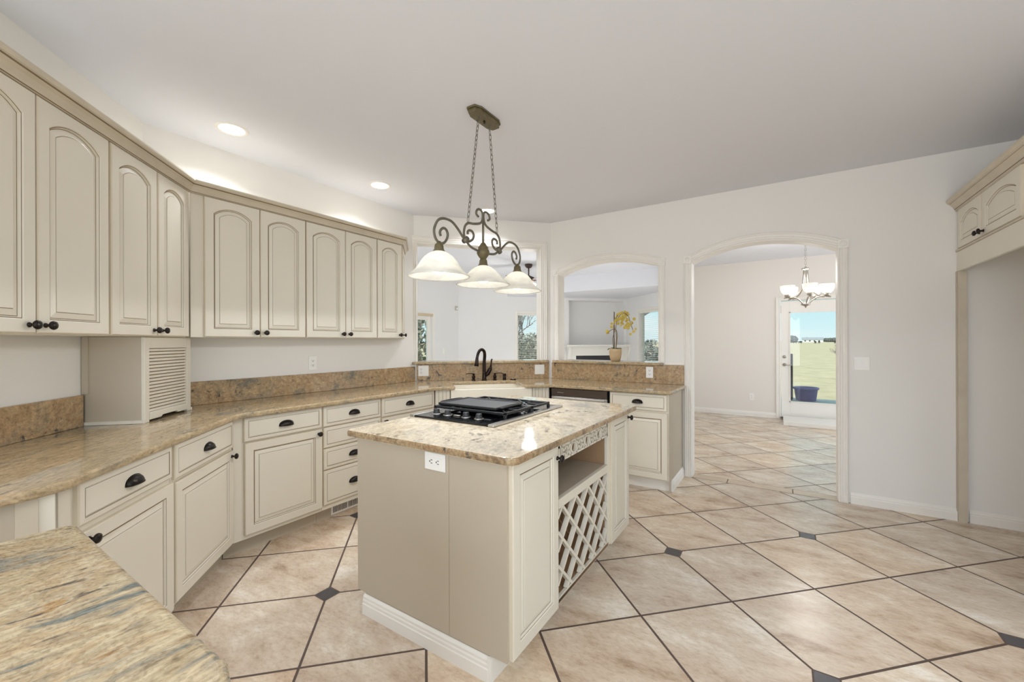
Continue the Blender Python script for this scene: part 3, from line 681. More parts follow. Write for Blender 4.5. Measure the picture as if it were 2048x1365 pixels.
MB().box(-.012, 0, -.02, Dg, .0005, .018).build('base_trim', CREAM, rg, bevel=.002); MB().box(Wg, Wg+.012, -.02, .05, .0005, .018).build('base_trim', CREAM, rg, bevel=.002)
MB().box(-.008, -.0002, Dg-.028, Dg, .165, Hg).build('scribe_strip', CREAM2, rg)

# toe-kick register
rv = thing('floor_register', 'white metal air register set in the toe kick below the drawer stack', 'vent', (-2.8795, 1.885, .012), PI/2)
mb = MB(); mb.box(0, .30, -.005, -.0005, 0, .082); mb.build('cover_plate', TRIM, rv, bevel=.002)
for g in range(2):
    mb = MB()
    for k in range(10): mb.box(.018+g*.135+k*.0125, .018+g*.135+k*.0125+.006, -.0056, -.0048, .014, .068)
    mb.build('louver', BLACK, rv)

# ------------------------------------------------------------------ island
ri = thing('kitchen_island', 'cream kitchen island with open shelf and lattice wine rack', 'island', (0, 0, 0))
IX0, IX1, IY0, IY1 = -1.775, -.878, 1.31, 2.765
# carcass: two plain end panels with a seam, left side, back, and divided right side
mb = MB()
mb.box(IX0, -1.1715, IY0, IY0+.02, .10, .868); mb.box(-1.1695, IX1, IY0, IY0+.02, .10, .868); mb.box(IX0+.055, -.964, IY0+.003, IY0+.02, .0, .0995)
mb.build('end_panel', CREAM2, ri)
MB().box(-1.1715, -1.1695, IY0+.001, IY0+.01, .10, .868).build('seam', GLAZE, ri)
mb = MB(); mb.box(IX0, -1.361, IY0+.0201, IY1, .10, .866); mb.box(-1.359, IX1-.02, IY0+.02, 1.729, .10, .866); mb.box(-1.359, IX1-.02, 2.416, IY1, .10, .866)
mb.box(-1.70, -.966, IY0+.021, IY1-.05, 0, .099); mb.build('carcass', CREAM, ri)
# left face fronts (seen edge on) 
for (a, b) in ((.02, .70), (.75, 1.43)):
    d = door_mb(a, .13, b-a, .715).build('door', FM, ri); d.location = (IX0, IY1, 0); d.rotation_euler = (0, 0, -PI/2)
# niche
mb = MB(); mb.box(-1.36, -1.34, 1.73, 2.415, .11, .866); mb.box(-1.36, IX1-.012, 1.73, 1.745, .11, .866); mb.box(-1.36, IX1-.012, 2.402, 2.415, .11, .866); mb.box(-1.36, IX1, 1.73, 2.415, .10, .118); mb.box(-1.36, IX1-.01, 1.73, 2.415, .855, .866)
mb.build('niche_lining', DARKIN, ri)
MB().box(-1.34, IX1-.002, 1.745, 2.402, .555, .588).build('shelf', CREAM2, ri, bevel=.003)
# face frame, right side: local x along +Y
def right(mb, name, mats, parent=ri, **k):
    o = mb.build(name, mats, parent, **k); o.location = (IX1, IY0, 0); o.rotation_euler = (0, 0, PI/2); return o
mb = MB(); mb.box(.0205, .435, 0, .0195, .10, .8675); mb.box(1.09, 1.455, 0, .0195, .10, .868); mb.box(.435, 1.09, 0, .02, .835, .868); mb.box(.435, 1.09, 0, .02, .10, .122)
mb.box(.435, 1.09, -.004, .02, .545, .59)
right(mb, 'face_frame', CREAM, bevel=.002)
d1 = door_mb(.014, .105, .385, .757).build('door', FM, ri); d1.location = (IX1, IY0, 0); d1.rotation_euler = (0, 0, PI/2); knob(d1, .384, .800)
d2 = door_mb(1.112, .105, .335, .757).build('door', FM, ri); d2.location = (IX1, IY0, 0); d2.rotation_euler = (0, 0, PI/2); knob(d2, 1.425, .825)
# fretwork drawer front
mb = MB(); F0, F1, Z0, Z1 = .437, 1.088, .762, .838
mb.box(F0, F1, -.002, .010, Z0, Z0+.010); mb.box(F0, F1, -.002, .010, Z1-.010, Z1); mb.box(F0, F0+.012, -.002, .010, Z0, Z1); mb.box(F1-.012, F1, -.002, .010, Z0, Z1)
zc = (Z0+Z1)/2; hz = (Z1-Z0)/2-.009
def xbar(x, hw):
    for sg in (1, -1):
        dx, dz = hw, hz*sg; L_ = math.hypot(dx, dz); nx, nz_ = -dz/L_*.0042, dx/L_*.0042
        mb.prism([(x-dx+nx, zc-dz+nz_), (x+dx+nx, zc+dz+nz_), (x+dx-nx, zc+dz-nz_), (x-dx-nx, zc-dz-nz_)], 'y', -.002, .010)
def ring(x, r):
    n = 28; vs = []
    for k in range(n):
        a = 2*PI*k/n
        for rr, y in ((r, -.002), (r+.008, -.002), (r+.008, .010), (r, .010)): vs.append((x+rr*math.cos(a), y, zc+rr*math.sin(a)))
    fs = []
    for k in range(n):
        for j in range(4): fs.append((k*4+j, k*4+(j+1) % 4, ((k+1) % n)*4+(j+1) % 4, ((k+1) % n)*4+j))
    mb.add(vs, fs)
for xc in (.607, .779, .949): ring(xc, .0235)
for xc in (.520, .692, .864, 1.035):
    for dx in (-.024, .024): xbar(xc+dx, .024)
    mb.box(xc-.054, xc-.0475, -.002, .010, Z0, Z1); mb.box(xc+.0475, xc+.054, -.002, .010, Z0, Z1)
fr = right(mb, 'fretwork_rail', CREAM)
right(MB().box(F0, F1, .040, .046, .768, .854), 'fret_backing', DARKIN)  # added brown sheet that darkens the fretwork holes
# wine lattice: two crossing layers, front and back
def lattice(mb, y0, y1, bw=.011):
    x0, x1, z0, z1 = .437, 1.088, .122, .545; p = .158
    for sg in (1, -1):
        k = -6
        while k < 10:
            # line x - sg*z = const
            c0 = x0+.046+k*p
            # clip to box
            pts = []
            for (zz) in (z0, z1):
                xx = c0+sg*(zz-z1)
                pts.append([xx, zz])
            # clip in x
            def clip(a, b):
                (xa, za), (xb, zb) = a, b
                if xa > xb: xa, za, xb, zb = xb, zb, xa, za
                if xb <= x0+.004 or xa >= x1-.004: return None
                if xa < x0: za += (zb-za)*(x0-xa)/(xb-xa); xa = x0
                if xb > x1: zb = za+(zb-za)*(x1-xa)/(xb-xa); xb = x1
                return (xa, za), (xb, zb)
            cl = clip(*pts)
            if cl and math.hypot(cl[1][0]-cl[0][0], cl[1][1]-cl[0][1]) > .03:
                (xa, za), (xb, zb) = cl; L_ = math.hypot(xb-xa, zb-za); nx, nz_ = -(zb-za)/L_*bw, (xb-xa)/L_*bw
                mb.prism([(xa+nx, za+nz_), (xb+nx, zb+nz_), (xb-nx, zb-nz_), (xa-nx, za-nz_)], 'y', y0+(.0007 if sg > 0 else 0), y1+(.0007 if sg > 0 else 0))
            k += 1
mb = MB(); lattice(mb, .0, .022, .0072); right(mb, 'wine_lattice', CREAM)
mb = MB(); lattice(mb, .24, .262, .006); right(mb, 'wine_lattice', DARKIN)
# base moulding on the front end
prof = [(0, 0), (-.016, 0), (-.016, .05), (-.013, .054), (-.013, .066), (-.010, .072), (-.010, .082), (-.004, .092), (0, .094)]
mb = MB(); mb.prism(prof, 'x', 0, .762); bb = mb.build('base_molding', TRIM, ri); bb.location = (-1.724, IY0+.002, 0)
MB().box(-.962, -.948, IY0-.013, 2.70, 0, .097).build('toe_board', TRIM, ri)
# island worktop
ipoly = [(-1.79, 1.262), (-.86, 1.272), (-.835, 1.285), (-.822, 1.31), (-.812, 2.775), (-.84, 2.80), (-1.80, 2.80), (-1.812, 2.77), (-1.812, 1.285)]
imb = MB().prism(ipoly, 'z', .868, .90); n_ = len(ipoly)
for k in range(2, 2+n_): imb.m[k] = 1
GRANE = granite('granite_edge', [(.30, (92, 86, 76)), (.40, (150, 126, 96)), (.50, (178, 156, 122)), (.60, (160, 130, 96)), (.70, (194, 176, 148))], .3, (1.6, 1.6), 1.0, 2.2, gloss=.15)
it = imb.build('worktop', [GRANI, GRANE], bevel=.008, seg=3); tag(it, 'pale cream granite worktop on the island', 'countertop')
# island outlet
def outlet_dev(root, horizontal=False):
    pass
def wallplate(name, label, loc, rot, w_, h_, gang, cat='outlet', group=None, z=None):
    r = thing(name, label, cat, loc, rot, group)
    MB().box(-w_/2, w_/2, -.006, -.0005, -h_/2, h_/2).build('cover_plate', PLASTIC, r, bevel=.002)
    return r
def duplex(r, cx=0, horiz=False, s=1):
    mb = MB(); mb.box(cx-.017 if not horiz else cx-.033, cx+.017 if not horiz else cx+.033, -.0085, -.006, -.033 if not horiz else -.017, .033 if not horiz else .017)
    mb.build('receptacle', PLASTIC, r, bevel=.001)
    for sg in (-1, 1):
        mb = MB()
        u, v = (0, sg*.019) if not horiz else (sg*.019, 0)
        def slot(a, b, w2, h2):
            if horiz: mb.box(cx+u+b-h2, cx+u+b+h2, -.0092, -.0084, a-w2, a+w2)
            else: mb.box(cx+a-w2, cx+a+w2, -.0092, -.0084, v+b-h2, v+b+h2)
        slot(-.0065, .003, .0014, .005); slot(.0065, .003, .0014, .005); slot(0, -.007, .003, .0025)
        mb.build('slot', SLOT, r)
def rocker(r, cx=0):
    MB().box(cx-.017, cx+.017, -.0085, -.006, -.034, .034).build('rocker', PLASTIC, r, bevel=.0015)
r = wallplate('power_outlet', 'white horizontal double outlet on the island end panel', (-1.246, IY0, .818), 0, .118, .075, 1); duplex(r, 0, True)
r = wallplate('power_outlet', 'white outlet on the wall under the upper cabinets', (-3.40, 2.057, 1.152), PI/2, .072, .118, 1); duplex(r)
q = Cpos(-.012, CN-.020); r = wallplate('power_outlet', 'white outlet and switch plate on the backsplash left of the faucet', (q[0], q[1], 1.012), PI/4, .112, .116, 2); duplex(r, -.025); rocker(r, .025)
q = Cpos(1.318, CN-.020); r = wallplate('light_switch', 'white double switch plate on the backsplash right of the faucet', (q[0], q[1], 1.006), PI/4, .116, .112, 2, 'switch'); rocker(r, -.025); rocker(r, .025)
r = wallplate('power_outlet', 'white outlet on the granite backsplash below the orchid arch', (-1.1315, YD-.02, 1.012), 0, .072, .114, 1); duplex(r)
r = wallplate('light_switch', 'white double rocker switch on the wall right of the arched doorway', (.55, YD, 1.147), 0, .098, .108, 2, 'switch'); rocker(r, -.023); rocker(r, .023)
r = wallplate('power_outlet', 'white outlet low on the dining room wall', (-.435, YW, .345), 0, .07, .115, 1); duplex(r)
r = wallplate('light_switch', 'small white plate on the living room wall beside the patio window', (XW, 6.80, 1.13), PI/2, .07, .115, 1, 'switch'); rocker(r)

# ------------------------------------------------------------------ cooktop
rc = thing('gas_cooktop', 'black glass gas cooktop with stainless side rails set in the island', 'cooktop', (-1.498, 2.08, .9005))
MB().box(-.285, .255, -.39, .39, 0, .011).build('glass_top', BLACKG, rc, bevel=.003)
for x0 in (.252, -.31): MB().box(x0, x0+.036, -.393, .393, 0, .013).build('side_rail', STEEL, rc, bevel=.003)
for kx in (-.20, -.113, .022, .113):
    k = MB().lathe([(.021, .012), (.021, .016), (.0185, .018), (.017, .036), (.0165, .038), (0, .0385)], (kx, -.285, 0), n=22).build('control_knob', KNOBB, rc)
    MB().lathe([(.0265, .0112), (.0265, .0135), (.022, .0138), (.022, .0112)], (kx, -.285, 0), n=26, cap=False).build('chrome_ring', STEEL, k)
MB().box(-.065, -.022, -.295, -.277, .0112, .017).build('fan_switch', STEEL, rc, bevel=.003)
MB().box(.15, .20, -.30, -.285, .0112, .015).build('label_strip', KNOBB, rc, bevel=.002)
def grate(y0, y1):
    mb = MB(); x0, x1, zt = -.265, .245, .046
    for (a, b) in (((x0, y0), (x1, y0)), ((x1, y0), (x1, y1)), ((x1, y1), (x0, y1)), ((x0, y1), (x0, y0))):
        xa, xb = sorted((a[0], b[0])); ya, yb = sorted((a[1], b[1])); mb.box(xa-.007, xb+.007, ya-.007, yb+.007, zt-.014, zt)
    for cx in (-.13, .12):
        for ang in range(0, 360, 45):
            a = math.radians(ang); r1 = .032; r2 = min(abs((.125)/max(1e-6, abs(math.cos(a)))), abs((y1-y0)/2/max(1e-6, abs(math.sin(a)))))
            cy = (y0+y1)/2; p0 = (cx+r1*math.cos(a), cy+r1*math.sin(a)); p1 = (cx+r2*math.cos(a), cy+r2*math.sin(a))
            nx, ny = -math.sin(a)*.0055, math.cos(a)*.0055
            mb.prism([(p0[0]+nx, p0[1]+ny), (p1[0]+nx, p1[1]+ny), (p1[0]-nx, p1[1]-ny), (p0[0]-nx, p0[1]-ny)], 'z', zt-.012, zt-.001)
        mb.lathe([(.045, .011), (.045, .02), (.034, .024), (.034, .028), (0, .029)], (cx, (y0+y1)/2, 0), n=20)
    for xx in (x0, x1):
        for yy in (y0, y1): mb.box(xx-.008, xx+.008, yy-.008, yy+.008, .011, zt-.01)
    return mb.build('burner_grate', CASTIRON, rc, bevel=.002, seg=1)
grate(-.225, .045); grate(.062, .27)
rgd = thing('griddle', 'flat dark griddle plate lying on the front burner grate of the cooktop', 'griddle', (-1.535, 2.005, .9467))
mb = MB()
gp = lambda a, b, i: [(-.215+i, a+i), (.215-i, a+i), (.215-i, b-i), (-.215+i, b-i)]
Ls = []
for ins, z in ((.012, 0), (0, .006), (0, .017), (.004, .019), (.012, .019), (.018, .0125), (.03, .0125)): Ls.append([(p[0], p[1], z) for p in gp(-.14, .145, ins)])
mb.loops(Ls, [0, 0, 0, 0, 0, 1, 1]); mb.f.append([3, 2, 1, 0]); mb.m.append(0); mb.sm.append(False); mb.build('plate', [CASTIRON, GRIDDLE], rgd, bevel=.002)
mb = MB(); mb.tube(smooth_path([(-.214, -.10, .012), (-.235, -.09, .014), (-.238, 0, .016), (-.235, .09, .014), (-.214, .10, .012)]), .006, 8); mb.build('handle', CASTIRON, rgd)
mb = MB(); mb.tube(smooth_path([(.214, -.10, .012), (.235, -.09, .014), (.238, 0, .016), (.235, .09, .014), (.214, .10, .012)]), .006, 8); mb.build('handle', CASTIRON, rgd)

# ------------------------------------------------------------------ foreground counter
rf = thing('peninsula_cabinet', 'cream cabinet carrying the granite counter in the near left corner', 'cabinet', (0, 0, 0))
MB().box(-1.39, -.64, -.95, .225, .10, .868).build('body', CREAM, rf); MB().box(-1.33, -.70, -.90, .16, 0, .10).build('toe_kick', CREAM2, rf)
fp = [(-1.42, -1.0), (-.59, -1.0), (-.578, -.97), (-.578, .20), (-.585, .232), (-.605, .252), (-.635, .262), (-1.41, .262), (-1.43, .245), (-1.43, -.98)]
ft = slab(fp, .868, .90, 'worktop', GRANF); tag(ft, 'streaked gold and grey granite worktop in the near left corner', 'countertop')

# ------------------------------------------------------------------ faucet and sink fittings
fq = Cpos(.655, 4.60)
rfa = thing('kitchen_faucet', 'dark bronze gooseneck faucet with pull-down sprayer behind the sink', 'faucet', (fq[0], fq[1], .9003), PI/4)
MB().lathe([(.03, 0), (.03, .006), (.024, .012), (.0215, .05), (.0205, .09)], n=24).build('base', BRONZE2, rfa)
# neck leans to camera side and left
pts = smooth_path([(0, 0, .05), (0, 0, .20), (.004, -.01, .28), (-.006, -.03, .325), (-.032, -.06, .345), (-.062, -.088, .335), (-.083, -.105, .30), (-.094, -.112, .255)], 5)
MB().tube(pts, [.019-.004*i/len(pts) for i in range(len(pts))], 14).build('neck', BRONZE2, rfa)
MB().tube([(-.094, -.112, .262), (-.096, -.114, .24), (-.100, -.118, .19), (-.103, -.120, .165)], [.016, .018, .022, .026], 16).build('sprayer', BRONZE2, rfa)
h_ = MB().tube([(.0, 0, .045), (.04, -.004, .075), (.066, -.008, .125), (.072, -.009, .15)], [.018, .024, .022, .014], 14).build('handle', BRONZE2, rfa)
MB().tube([(.072, -.009, .15), (.076, -.01, .18), (.080, -.012, .225), (.088, -.016, .238)], [.012, .007, .009, .010], 10).build('lever', BRONZE2, h_)
def pump(t, n, label, flip):
    q = Cpos(t, n); r = thing('soap_dispenser', label, 'soap dispenser', (q[0], q[1], .9003), PI/4, 'bronze soap pumps behind the sink')
    MB().lathe([(.022, 0), (.022, .005), (.016, .009), (.014, .022), (.019, .03), (.019, .046), (.012, .055), (.012, .066), (.016, .07), (.016, .076), (0, .078)], n=18).build('pump_body', BRONZE2, r)
    MB().tube(smooth_path([(0, 0, .07), (flip*.03, -.006, .078), (flip*.07, -.014, .078), (flip*.088, -.018, .07)]), .0045, 8).build('spout', BRONZE2, r)
pump(.535, 4.60, 'bronze soap pump with curved spout left of the faucet', -1)
pump(.775, 4.60, 'bronze soap pump with straight spout right of the faucet', 1)
q = Cpos(.885, 4.60); ra = thing('air_gap', 'short bronze cylinder cap on the counter right of the soap pumps', 'faucet fitting', (q[0], q[1], .9003), PI/4)
MB().lathe([(.021, 0), (.021, .004), (.0185, .006), (.0185, .066), (.016, .070), (0, .071)], n=20).build('cap', BRONZE2, ra); MB().lathe([(.019, .03), (.0192, .034), (.019, .038)], n=20, cap=False).build('slot_ring', SLOT, ra)
q = Cpos(.985, 4.60); rb = thing('sink_button', 'low round bronze button on the counter at the right of the faucet', 'faucet fitting', (q[0], q[1], .9003), PI/4)
MB().lathe([(.036, 0), (.036, .005), (.03, .009), (.022, .010), (.022, .007), (.018, .007)], n=22).build('flange', BRONZE2, rb); MB().lathe([(.017, .004), (.017, .013), (.012, .015), (0, .0155)], n=18).build('push_cap', NICKEL, rb)

# ------------------------------------------------------------------ orchid
ox, oy = -1.515, 4.40
rp_ = thing('potted_orchid', 'yellow orchid in a beige pot on the arched bar ledge', 'plant', (ox, oy, 1.1155))
MB().lathe([(.038, 0), (.05, .004), (.062, .05), (.068, .10), (.066, .135), (.061, .137), (.058, .128), (.055, .118), (0, .118)], n=28).build('pot', TERRA, rp_)
mb = MB()
def leaf(mb, a, L_, lift):
    n = 8; vs = []; fs = []
    for i in range(n+1):
        u = i/n; wv = .02*math.sin(PI*min(1, u*.92+.08))**.7; rr = .012+L_*u; z = .12+lift*u-.10*u*u*L_/.12
        cx, cy = rr*math.cos(a), rr*math.sin(a); nx, ny = -math.sin(a), math.cos(a)
        vs += [(cx+nx*wv, cy+ny*wv, z+.006), (cx, cy, z), (cx-nx*wv, cy-ny*wv, z+.006)]
    for i in range(n):
        for j in range(2): fs.append((i*3+j, i*3+j+1, i*3+j+4, i*3+j+3))
    mb.add(vs, fs, 0, True)
for a, L_, lf in ((PI*.95, .085, .07), (.2, .055, .06), (PI*1.4, .06, .07), (PI*.6, .06, .05), (-.6, .05, .06)):
    lm = MB(); leaf(lm, a, L_, lf); o = lm.build('leaf', LEAFG, rp_); sm = o.modifiers.new('s', 'SOLIDIFY'); sm.thickness = .002
MB().tube([(-.012, 0, .11), (-.016, .0, .30), (-.012, 0, .54)], .0055, 8).build('support_stake', pbr('stake', (96, 72, 56), .7), rp_)
spk = [smooth_path([(0, 0, .11), (.012, 0, .25), (.004, 0, .36), (.03, 0, .47), (.085, 0, .52), (.14, 0, .49), (.165, 0, .42), (.19, 0, .34)], 5),
       smooth_path([(-.02, .01, .11), (-.03, 0, .24), (-.008, 0, .33), (-.01, 0, .42), (.03, .0, .50), (.09, .015, .53), (.13, .02, .49)], 5),
       smooth_path([(0, .01, .11), (.02, 0, .28), (0, 0, .35), (-.05, 0, .34), (-.085, 0, .31)], 5)]
for p in spk: MB().tube(p, .0035, 7).build('flower_stem', STEMG, rp_)
def flower_mb():
    mb = MB()
    for k in range(5):
        a = PI/2+k*2*PI/5; L_ = .022; wv = .011 if k in (1, 4) else .008; vs = []; 
        for u, ww in ((0, .002), (.35, wv), (.75, wv*.9), (1, .001)):
            cx, cz = L_*u*math.cos(a), L_*u*math.sin(a); nx, nz_ = -math.sin(a)*ww, math.cos(a)*ww; y = -.004*u
            vs += [(cx+nx, y, cz+nz_), (cx, y-.002, cz), (cx-nx, y, cz-nz_)]
        fs = []
        for i in range(3):
            for j in range(2): fs.append((i*3+j, i*3+j+1, i*3+j+4, i*3+j+3))
        mb.add(vs, fs, 0, True)
    mb.lathe([(.004, 0), (.006, .004), (.003, .009), (0, .01)], (0, 0, -.003), '-y', 8); return mb
f0 = flower_mb().build('flower', PETAL, rp_)
sol = f0.modifiers.new('s', 'SOLIDIFY'); sol.thickness = .0012
spots = []
for p in spk[:2]:
    for q in p[14:]:
        for _ in range(4): spots.append((q.x+random.uniform(-.035, .04), q.y+random.uniform(-.04, .03), q.z+random.uniform(-.07, .025)))
spots += []
spots = random.sample(spots, 44)+[(random.uniform(.06, .165), random.uniform(-.05, .03), random.uniform(.35, .50)) for _ in range(30)]+[(-.075+random.uniform(-.025, .02), random.uniform(-.02, .02), .315+random.uniform(-.02, .03)) for _ in range(6)]+[(-.01, -.02, .40), (.0, -.02, .425)]
for i, s_ in enumerate(spots):
    f = f0 if i == 0 else f0.copy()
    if i: C.objects.link(f); f.parent = rp_
    f.location = s_; f.rotation_euler = (random.uniform(-.6, .5), random.uniform(-.6, .6), random.uniform(-1.0, .8)); k = random.uniform(.6, .9); f.scale = (k, k, k)

# ------------------------------------------------------------------ pendant over the island
PX, PY = -1.537, 2.04
rpn = thing('pendant_chandelier', 'pewter scroll island pendant with three alabaster bell shades hung on two chains', 'pendant lamp', (PX, PY, 0))
oc = [(-.052, -.09), (-.03, -.135), (.03, -.135), (.052, -.09), (.052, .09), (.03, .135), (-.03, .135), (-.052, .09)]
mb = MB(); mb.prism(oc, 'z', H-.012, H-.0005); mb.prism([(x*.86, y*.93) for x, y in oc], 'z', H-.034, H-.012); cn = mb.build('canopy', BRASS, rpn, bevel=.003)
cn.location = (0, .015, 0)
MB().lathe([(.006, H-.05), (.006, H-.034)], (0, .015, 0), n=10).build('finial_screw', BRONZE, rpn)
def chain(y0, z0, y1, z1):
    mb = MB(); d = Vector((0, y1-y0, z1-z0)); L_ = d.length; d.normalize(); n = int(L_/.030)
    side = [Vector((1, 0, 0)), d.cross(Vector((1, 0, 0))).normalized()]
    for k in range(n):
        c = Vector((0, y0, z0))+d*(L_*(k+.5)/n); s_ = side[k % 2]; a_, b_ = L_/n*.5+.0055, .0075
        pts = [c+d*(a_*math.sin(2*PI*i/14))+s_*(b_*math.cos(2*PI*i/14)) for i in range(15)]; mb.tube(pts, .0019, 5, cap=False)
    return mb.build('chain', IRON, rpn)
chain(-.042, H-.034, -.148, 2.038); chain(.068, H-.034, .150, 2.038)
MB().tube([(0, 0, 1.93), (0, 0, 2.105)], .007, 10).build('center_rod', IRON, rpn)
A_ = [(-.02, 1.872), (-.05, 1.883), (-.118, 1.894), (-.159, 1.917), (-.191, 1.936), (-.238, 1.975), (-.283, 2.002), (-.327, 2.008), (-.369, 2.002), (-.403, 1.982), (-.427, 1.941), (-.430, 1.912), (-.420, 1.885), (-.398, 1.868), (-.370, 1.866), (-.345, 1.880), (-.328, 1.905), (-.324, 1.928), (-.335, 1.947), (-.355, 1.953), (-.376, 1.941), (-.386, 1.922), (-.379, 1.905)]
B_ = [(-.047, 2.092), (-.068, 2.105), (-.062, 2.128), (-.040, 2.140), (-.014, 2.135), (-.004, 2.113), (-.010, 2.078), (-.033, 2.055), (-.094, 2.038), (-.143, 2.031), (-.172, 2.009), (-.183, 1.978), (-.183, 1.953), (-.171, 1.930), (-.139, 1.924), (-.106, 1.941), (-.093, 1.967), (-.106, 1.988), (-.131, 1.991), (-.149, 1.980), (-.149, 1.964)]
for sg in (1, -1):
    MB().tube(smooth_path([(0, sg*y, z) for y, z in A_], 4), .0075, 8, flat=(1, .8)).build('scroll_arm', IRON, rpn)
    MB().tube(smooth_path([(0, sg*y, z) for y, z in B_], 4), .0075, 8, flat=(1, .8)).build('scroll', IRON, rpn)
    MB().tube([(0, sg*-.155, 1.938), (0, sg*-.185, 1.915)], .016, 8).build('scroll_clamp', IRON, rpn)
MB().lathe([(.008, 1.80), (.012, 1.835), (.022, 1.848), (.034, 1.865), (.040, 1.88), (.036, 1.897), (.030, 1.905), (.032, 1.912), (.022, 1.925), (.014, 1.94), (.008, 1.945)], n=24).build('hub', BRASS, rpn)
def shade(y, zt):
    # zt = underside of the fitter
    fz = MB().lathe([(.030, zt-.004), (.032, zt+.002), (.026, zt+.012), (.024, zt+.03), (.022, zt+.038), (.014, zt+.044), (.009, zt+.055), (0, zt+.056)], (0, y, 0), n=22).build('socket_cup', BRASS, rpn)
    zr = 1.684; hh = zt-zr
    outer = [(.030, zt), (.055, zt-.012*1.0), (.078, zt-.03), (.096, zt-.052), (.112, zr+.055), (.128, zr+.034), (.146, zr+.018), (.160, zr+.006), (.166, zr)]
    inner = [(r_-.004, z_-.003) for r_, z_ in outer[::-1]]
    s_ = MB().lathe(outer+inner, (0, y, 0), n=44, cap=False).build('shade', SHADE, rpn)
    MB().lathe([(0, zr+.012), (.02, zr+.014), (.036, zr+.024), (.040, zr+.036), (.034, zr+.052), (.018, zr+.075), (.014, zr+.09), (0, zr+.091)], (0, y, 0), n=20).build('bulb', BULB, s_)
    pl = bpy.data.lights.new('pendant_bulb', 'POINT'); pl.energy = PEND_W; pl.color = (1, .97, .94); pl.shadow_soft_size = .035
    po = bpy.data.objects.new('pendant_bulb_light', pl); C.objects.link(po); po.location = (PX, PY+y, zr+.004)
    dl = bpy.data.lights.new('pendant_down', 'SPOT'); dl.energy = PEND_DOWN; dl.color = (.99, .985, .99); dl.spot_size = math.radians(174); dl.spot_blend = .06; dl.shadow_soft_size = .06
    do = bpy.data.objects.new('pendant_down_light', dl); C.objects.link(do); do.location = (PX, PY+y, zr+.002)
for y, zt in ((-.393, 1.818), (0, 1.80), (.393, 1.818)): shade(y, zt)

# ------------------------------------------------------------------ recessed ceiling lights
def can(loc, label, watts):
    r = thing('recessed_light', label, 'ceiling light', (loc[0], loc[1], H), 0, 'recessed ceiling lights')
    MB().lathe([(.072, -.002), (.078, -.006), (.092, -.005), (.096, -.0008)], n=36, cap=False).build('trim_ring', TRIM, r)
    MB().lathe([(0, -.003), (.06, -.0032), (.073, -.0028)], n=32, cap=False).build('lens', CANL, r)
    d = bpy.data.lights.new('can', 'AREA'); d.shape = 'DISK'; d.size = .14; d.energy = watts; d.color = (.94, .985, 1.08); d.spread = math.radians(130)
    o = bpy.data.objects.new('can_light', d); C.objects.link(o); o.location = (loc[0], loc[1], H-.012)
can((-3.02, 1.275), 'round recessed ceiling light nearest the left, above the corner cabinets', 5)
can((-3.0, 2.455), 'round recessed ceiling light above the upper cabinets near the sink', 5)
can((-2.63, 3.57), 'round recessed ceiling light above the sink, behind the pendant scrolls', 5)
can((1.35, 1.5), 'round recessed ceiling light in front of the refrigerator alcove', 8)
can((-.55, -.1), 'added out-of-view ceiling light above the near left granite counter', 1.2)  # can added out of view for more light from above
can((-.3, .95), 'added out-of-view ceiling light over the near end of the island', 1.5)  # unseen can added to light the island top and floor
can((-2.6, 6.4), 'added hidden ceiling light brightening the living room', 62)  # hidden above the arch, added to brighten the fireplace wall
can((.35, -.9), 'added out-of-view ceiling light near the window behind the viewer', 8)  # added behind the viewer as extra room light

# ------------------------------------------------------------------ refrigerator alcove cabinet (faces -X)
AX = 1.09
ra_ = thing('refrigerator_surround', 'cream cabinet over the empty refrigerator alcove at the right, with two arched doors', 'cabinet', (AX, 4.352, 0), -PI/2)
MB().box(0, 1.40, .02, .70, 1.985, 2.285).build('body', CREAM, ra_)
MB().box(0.0, 1.40, .0, .02, 1.84, 1.984).build('header_panel', CREAM, ra_, bevel=.002)
MB().box(0, .035, 0, .045, 0, 1.8395).build('side_post', CROWN, ra_)
MB().box(-.0015, .010, -.006, -.0005, 0, 1.84).build('scribe_strip', CREAM2, ra_)
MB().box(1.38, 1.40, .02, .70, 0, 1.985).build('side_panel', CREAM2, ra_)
door(ra_, .022, .452, 2.005, 2.29, .05, 'br').location = (0, .02, 0); door(ra_, .458, .972, 2.005, 2.29, .05, 'bl').location = (0, .02, 0)
MB().box(-.0015, 1.40, -.006, .0195, 1.985, 1.998).build('rail_molding', CROWN, ra_, bevel=.002)
CP2 = [(0, 2.285), (.006, 2.285), (.006, 2.295), (.012, 2.302), (.020, 2.318), (.036, 2.336), (.038, 2.340), (.048, 2.346), (.056, 2.360), (.056, 2.372), (0, 2.372)]
mb = MB(); mb.prism([(-o_, z_) for o_, z_ in CP2], 'x', 0, 1.40); mb.build('crown', [CROWN, GLAZE], ra_)
MB().box(0, 1.40, 0.002, .7, 2.2855, 2.30).build('top_panel', CREAM2, ra_)
for zz in (2.2985, 2.3385): MB().box(0, 1.40, -.0125 if zz < 2.32 else -.0385, 0, zz, zz+.002).build('glaze_line', GLAZE, ra_)

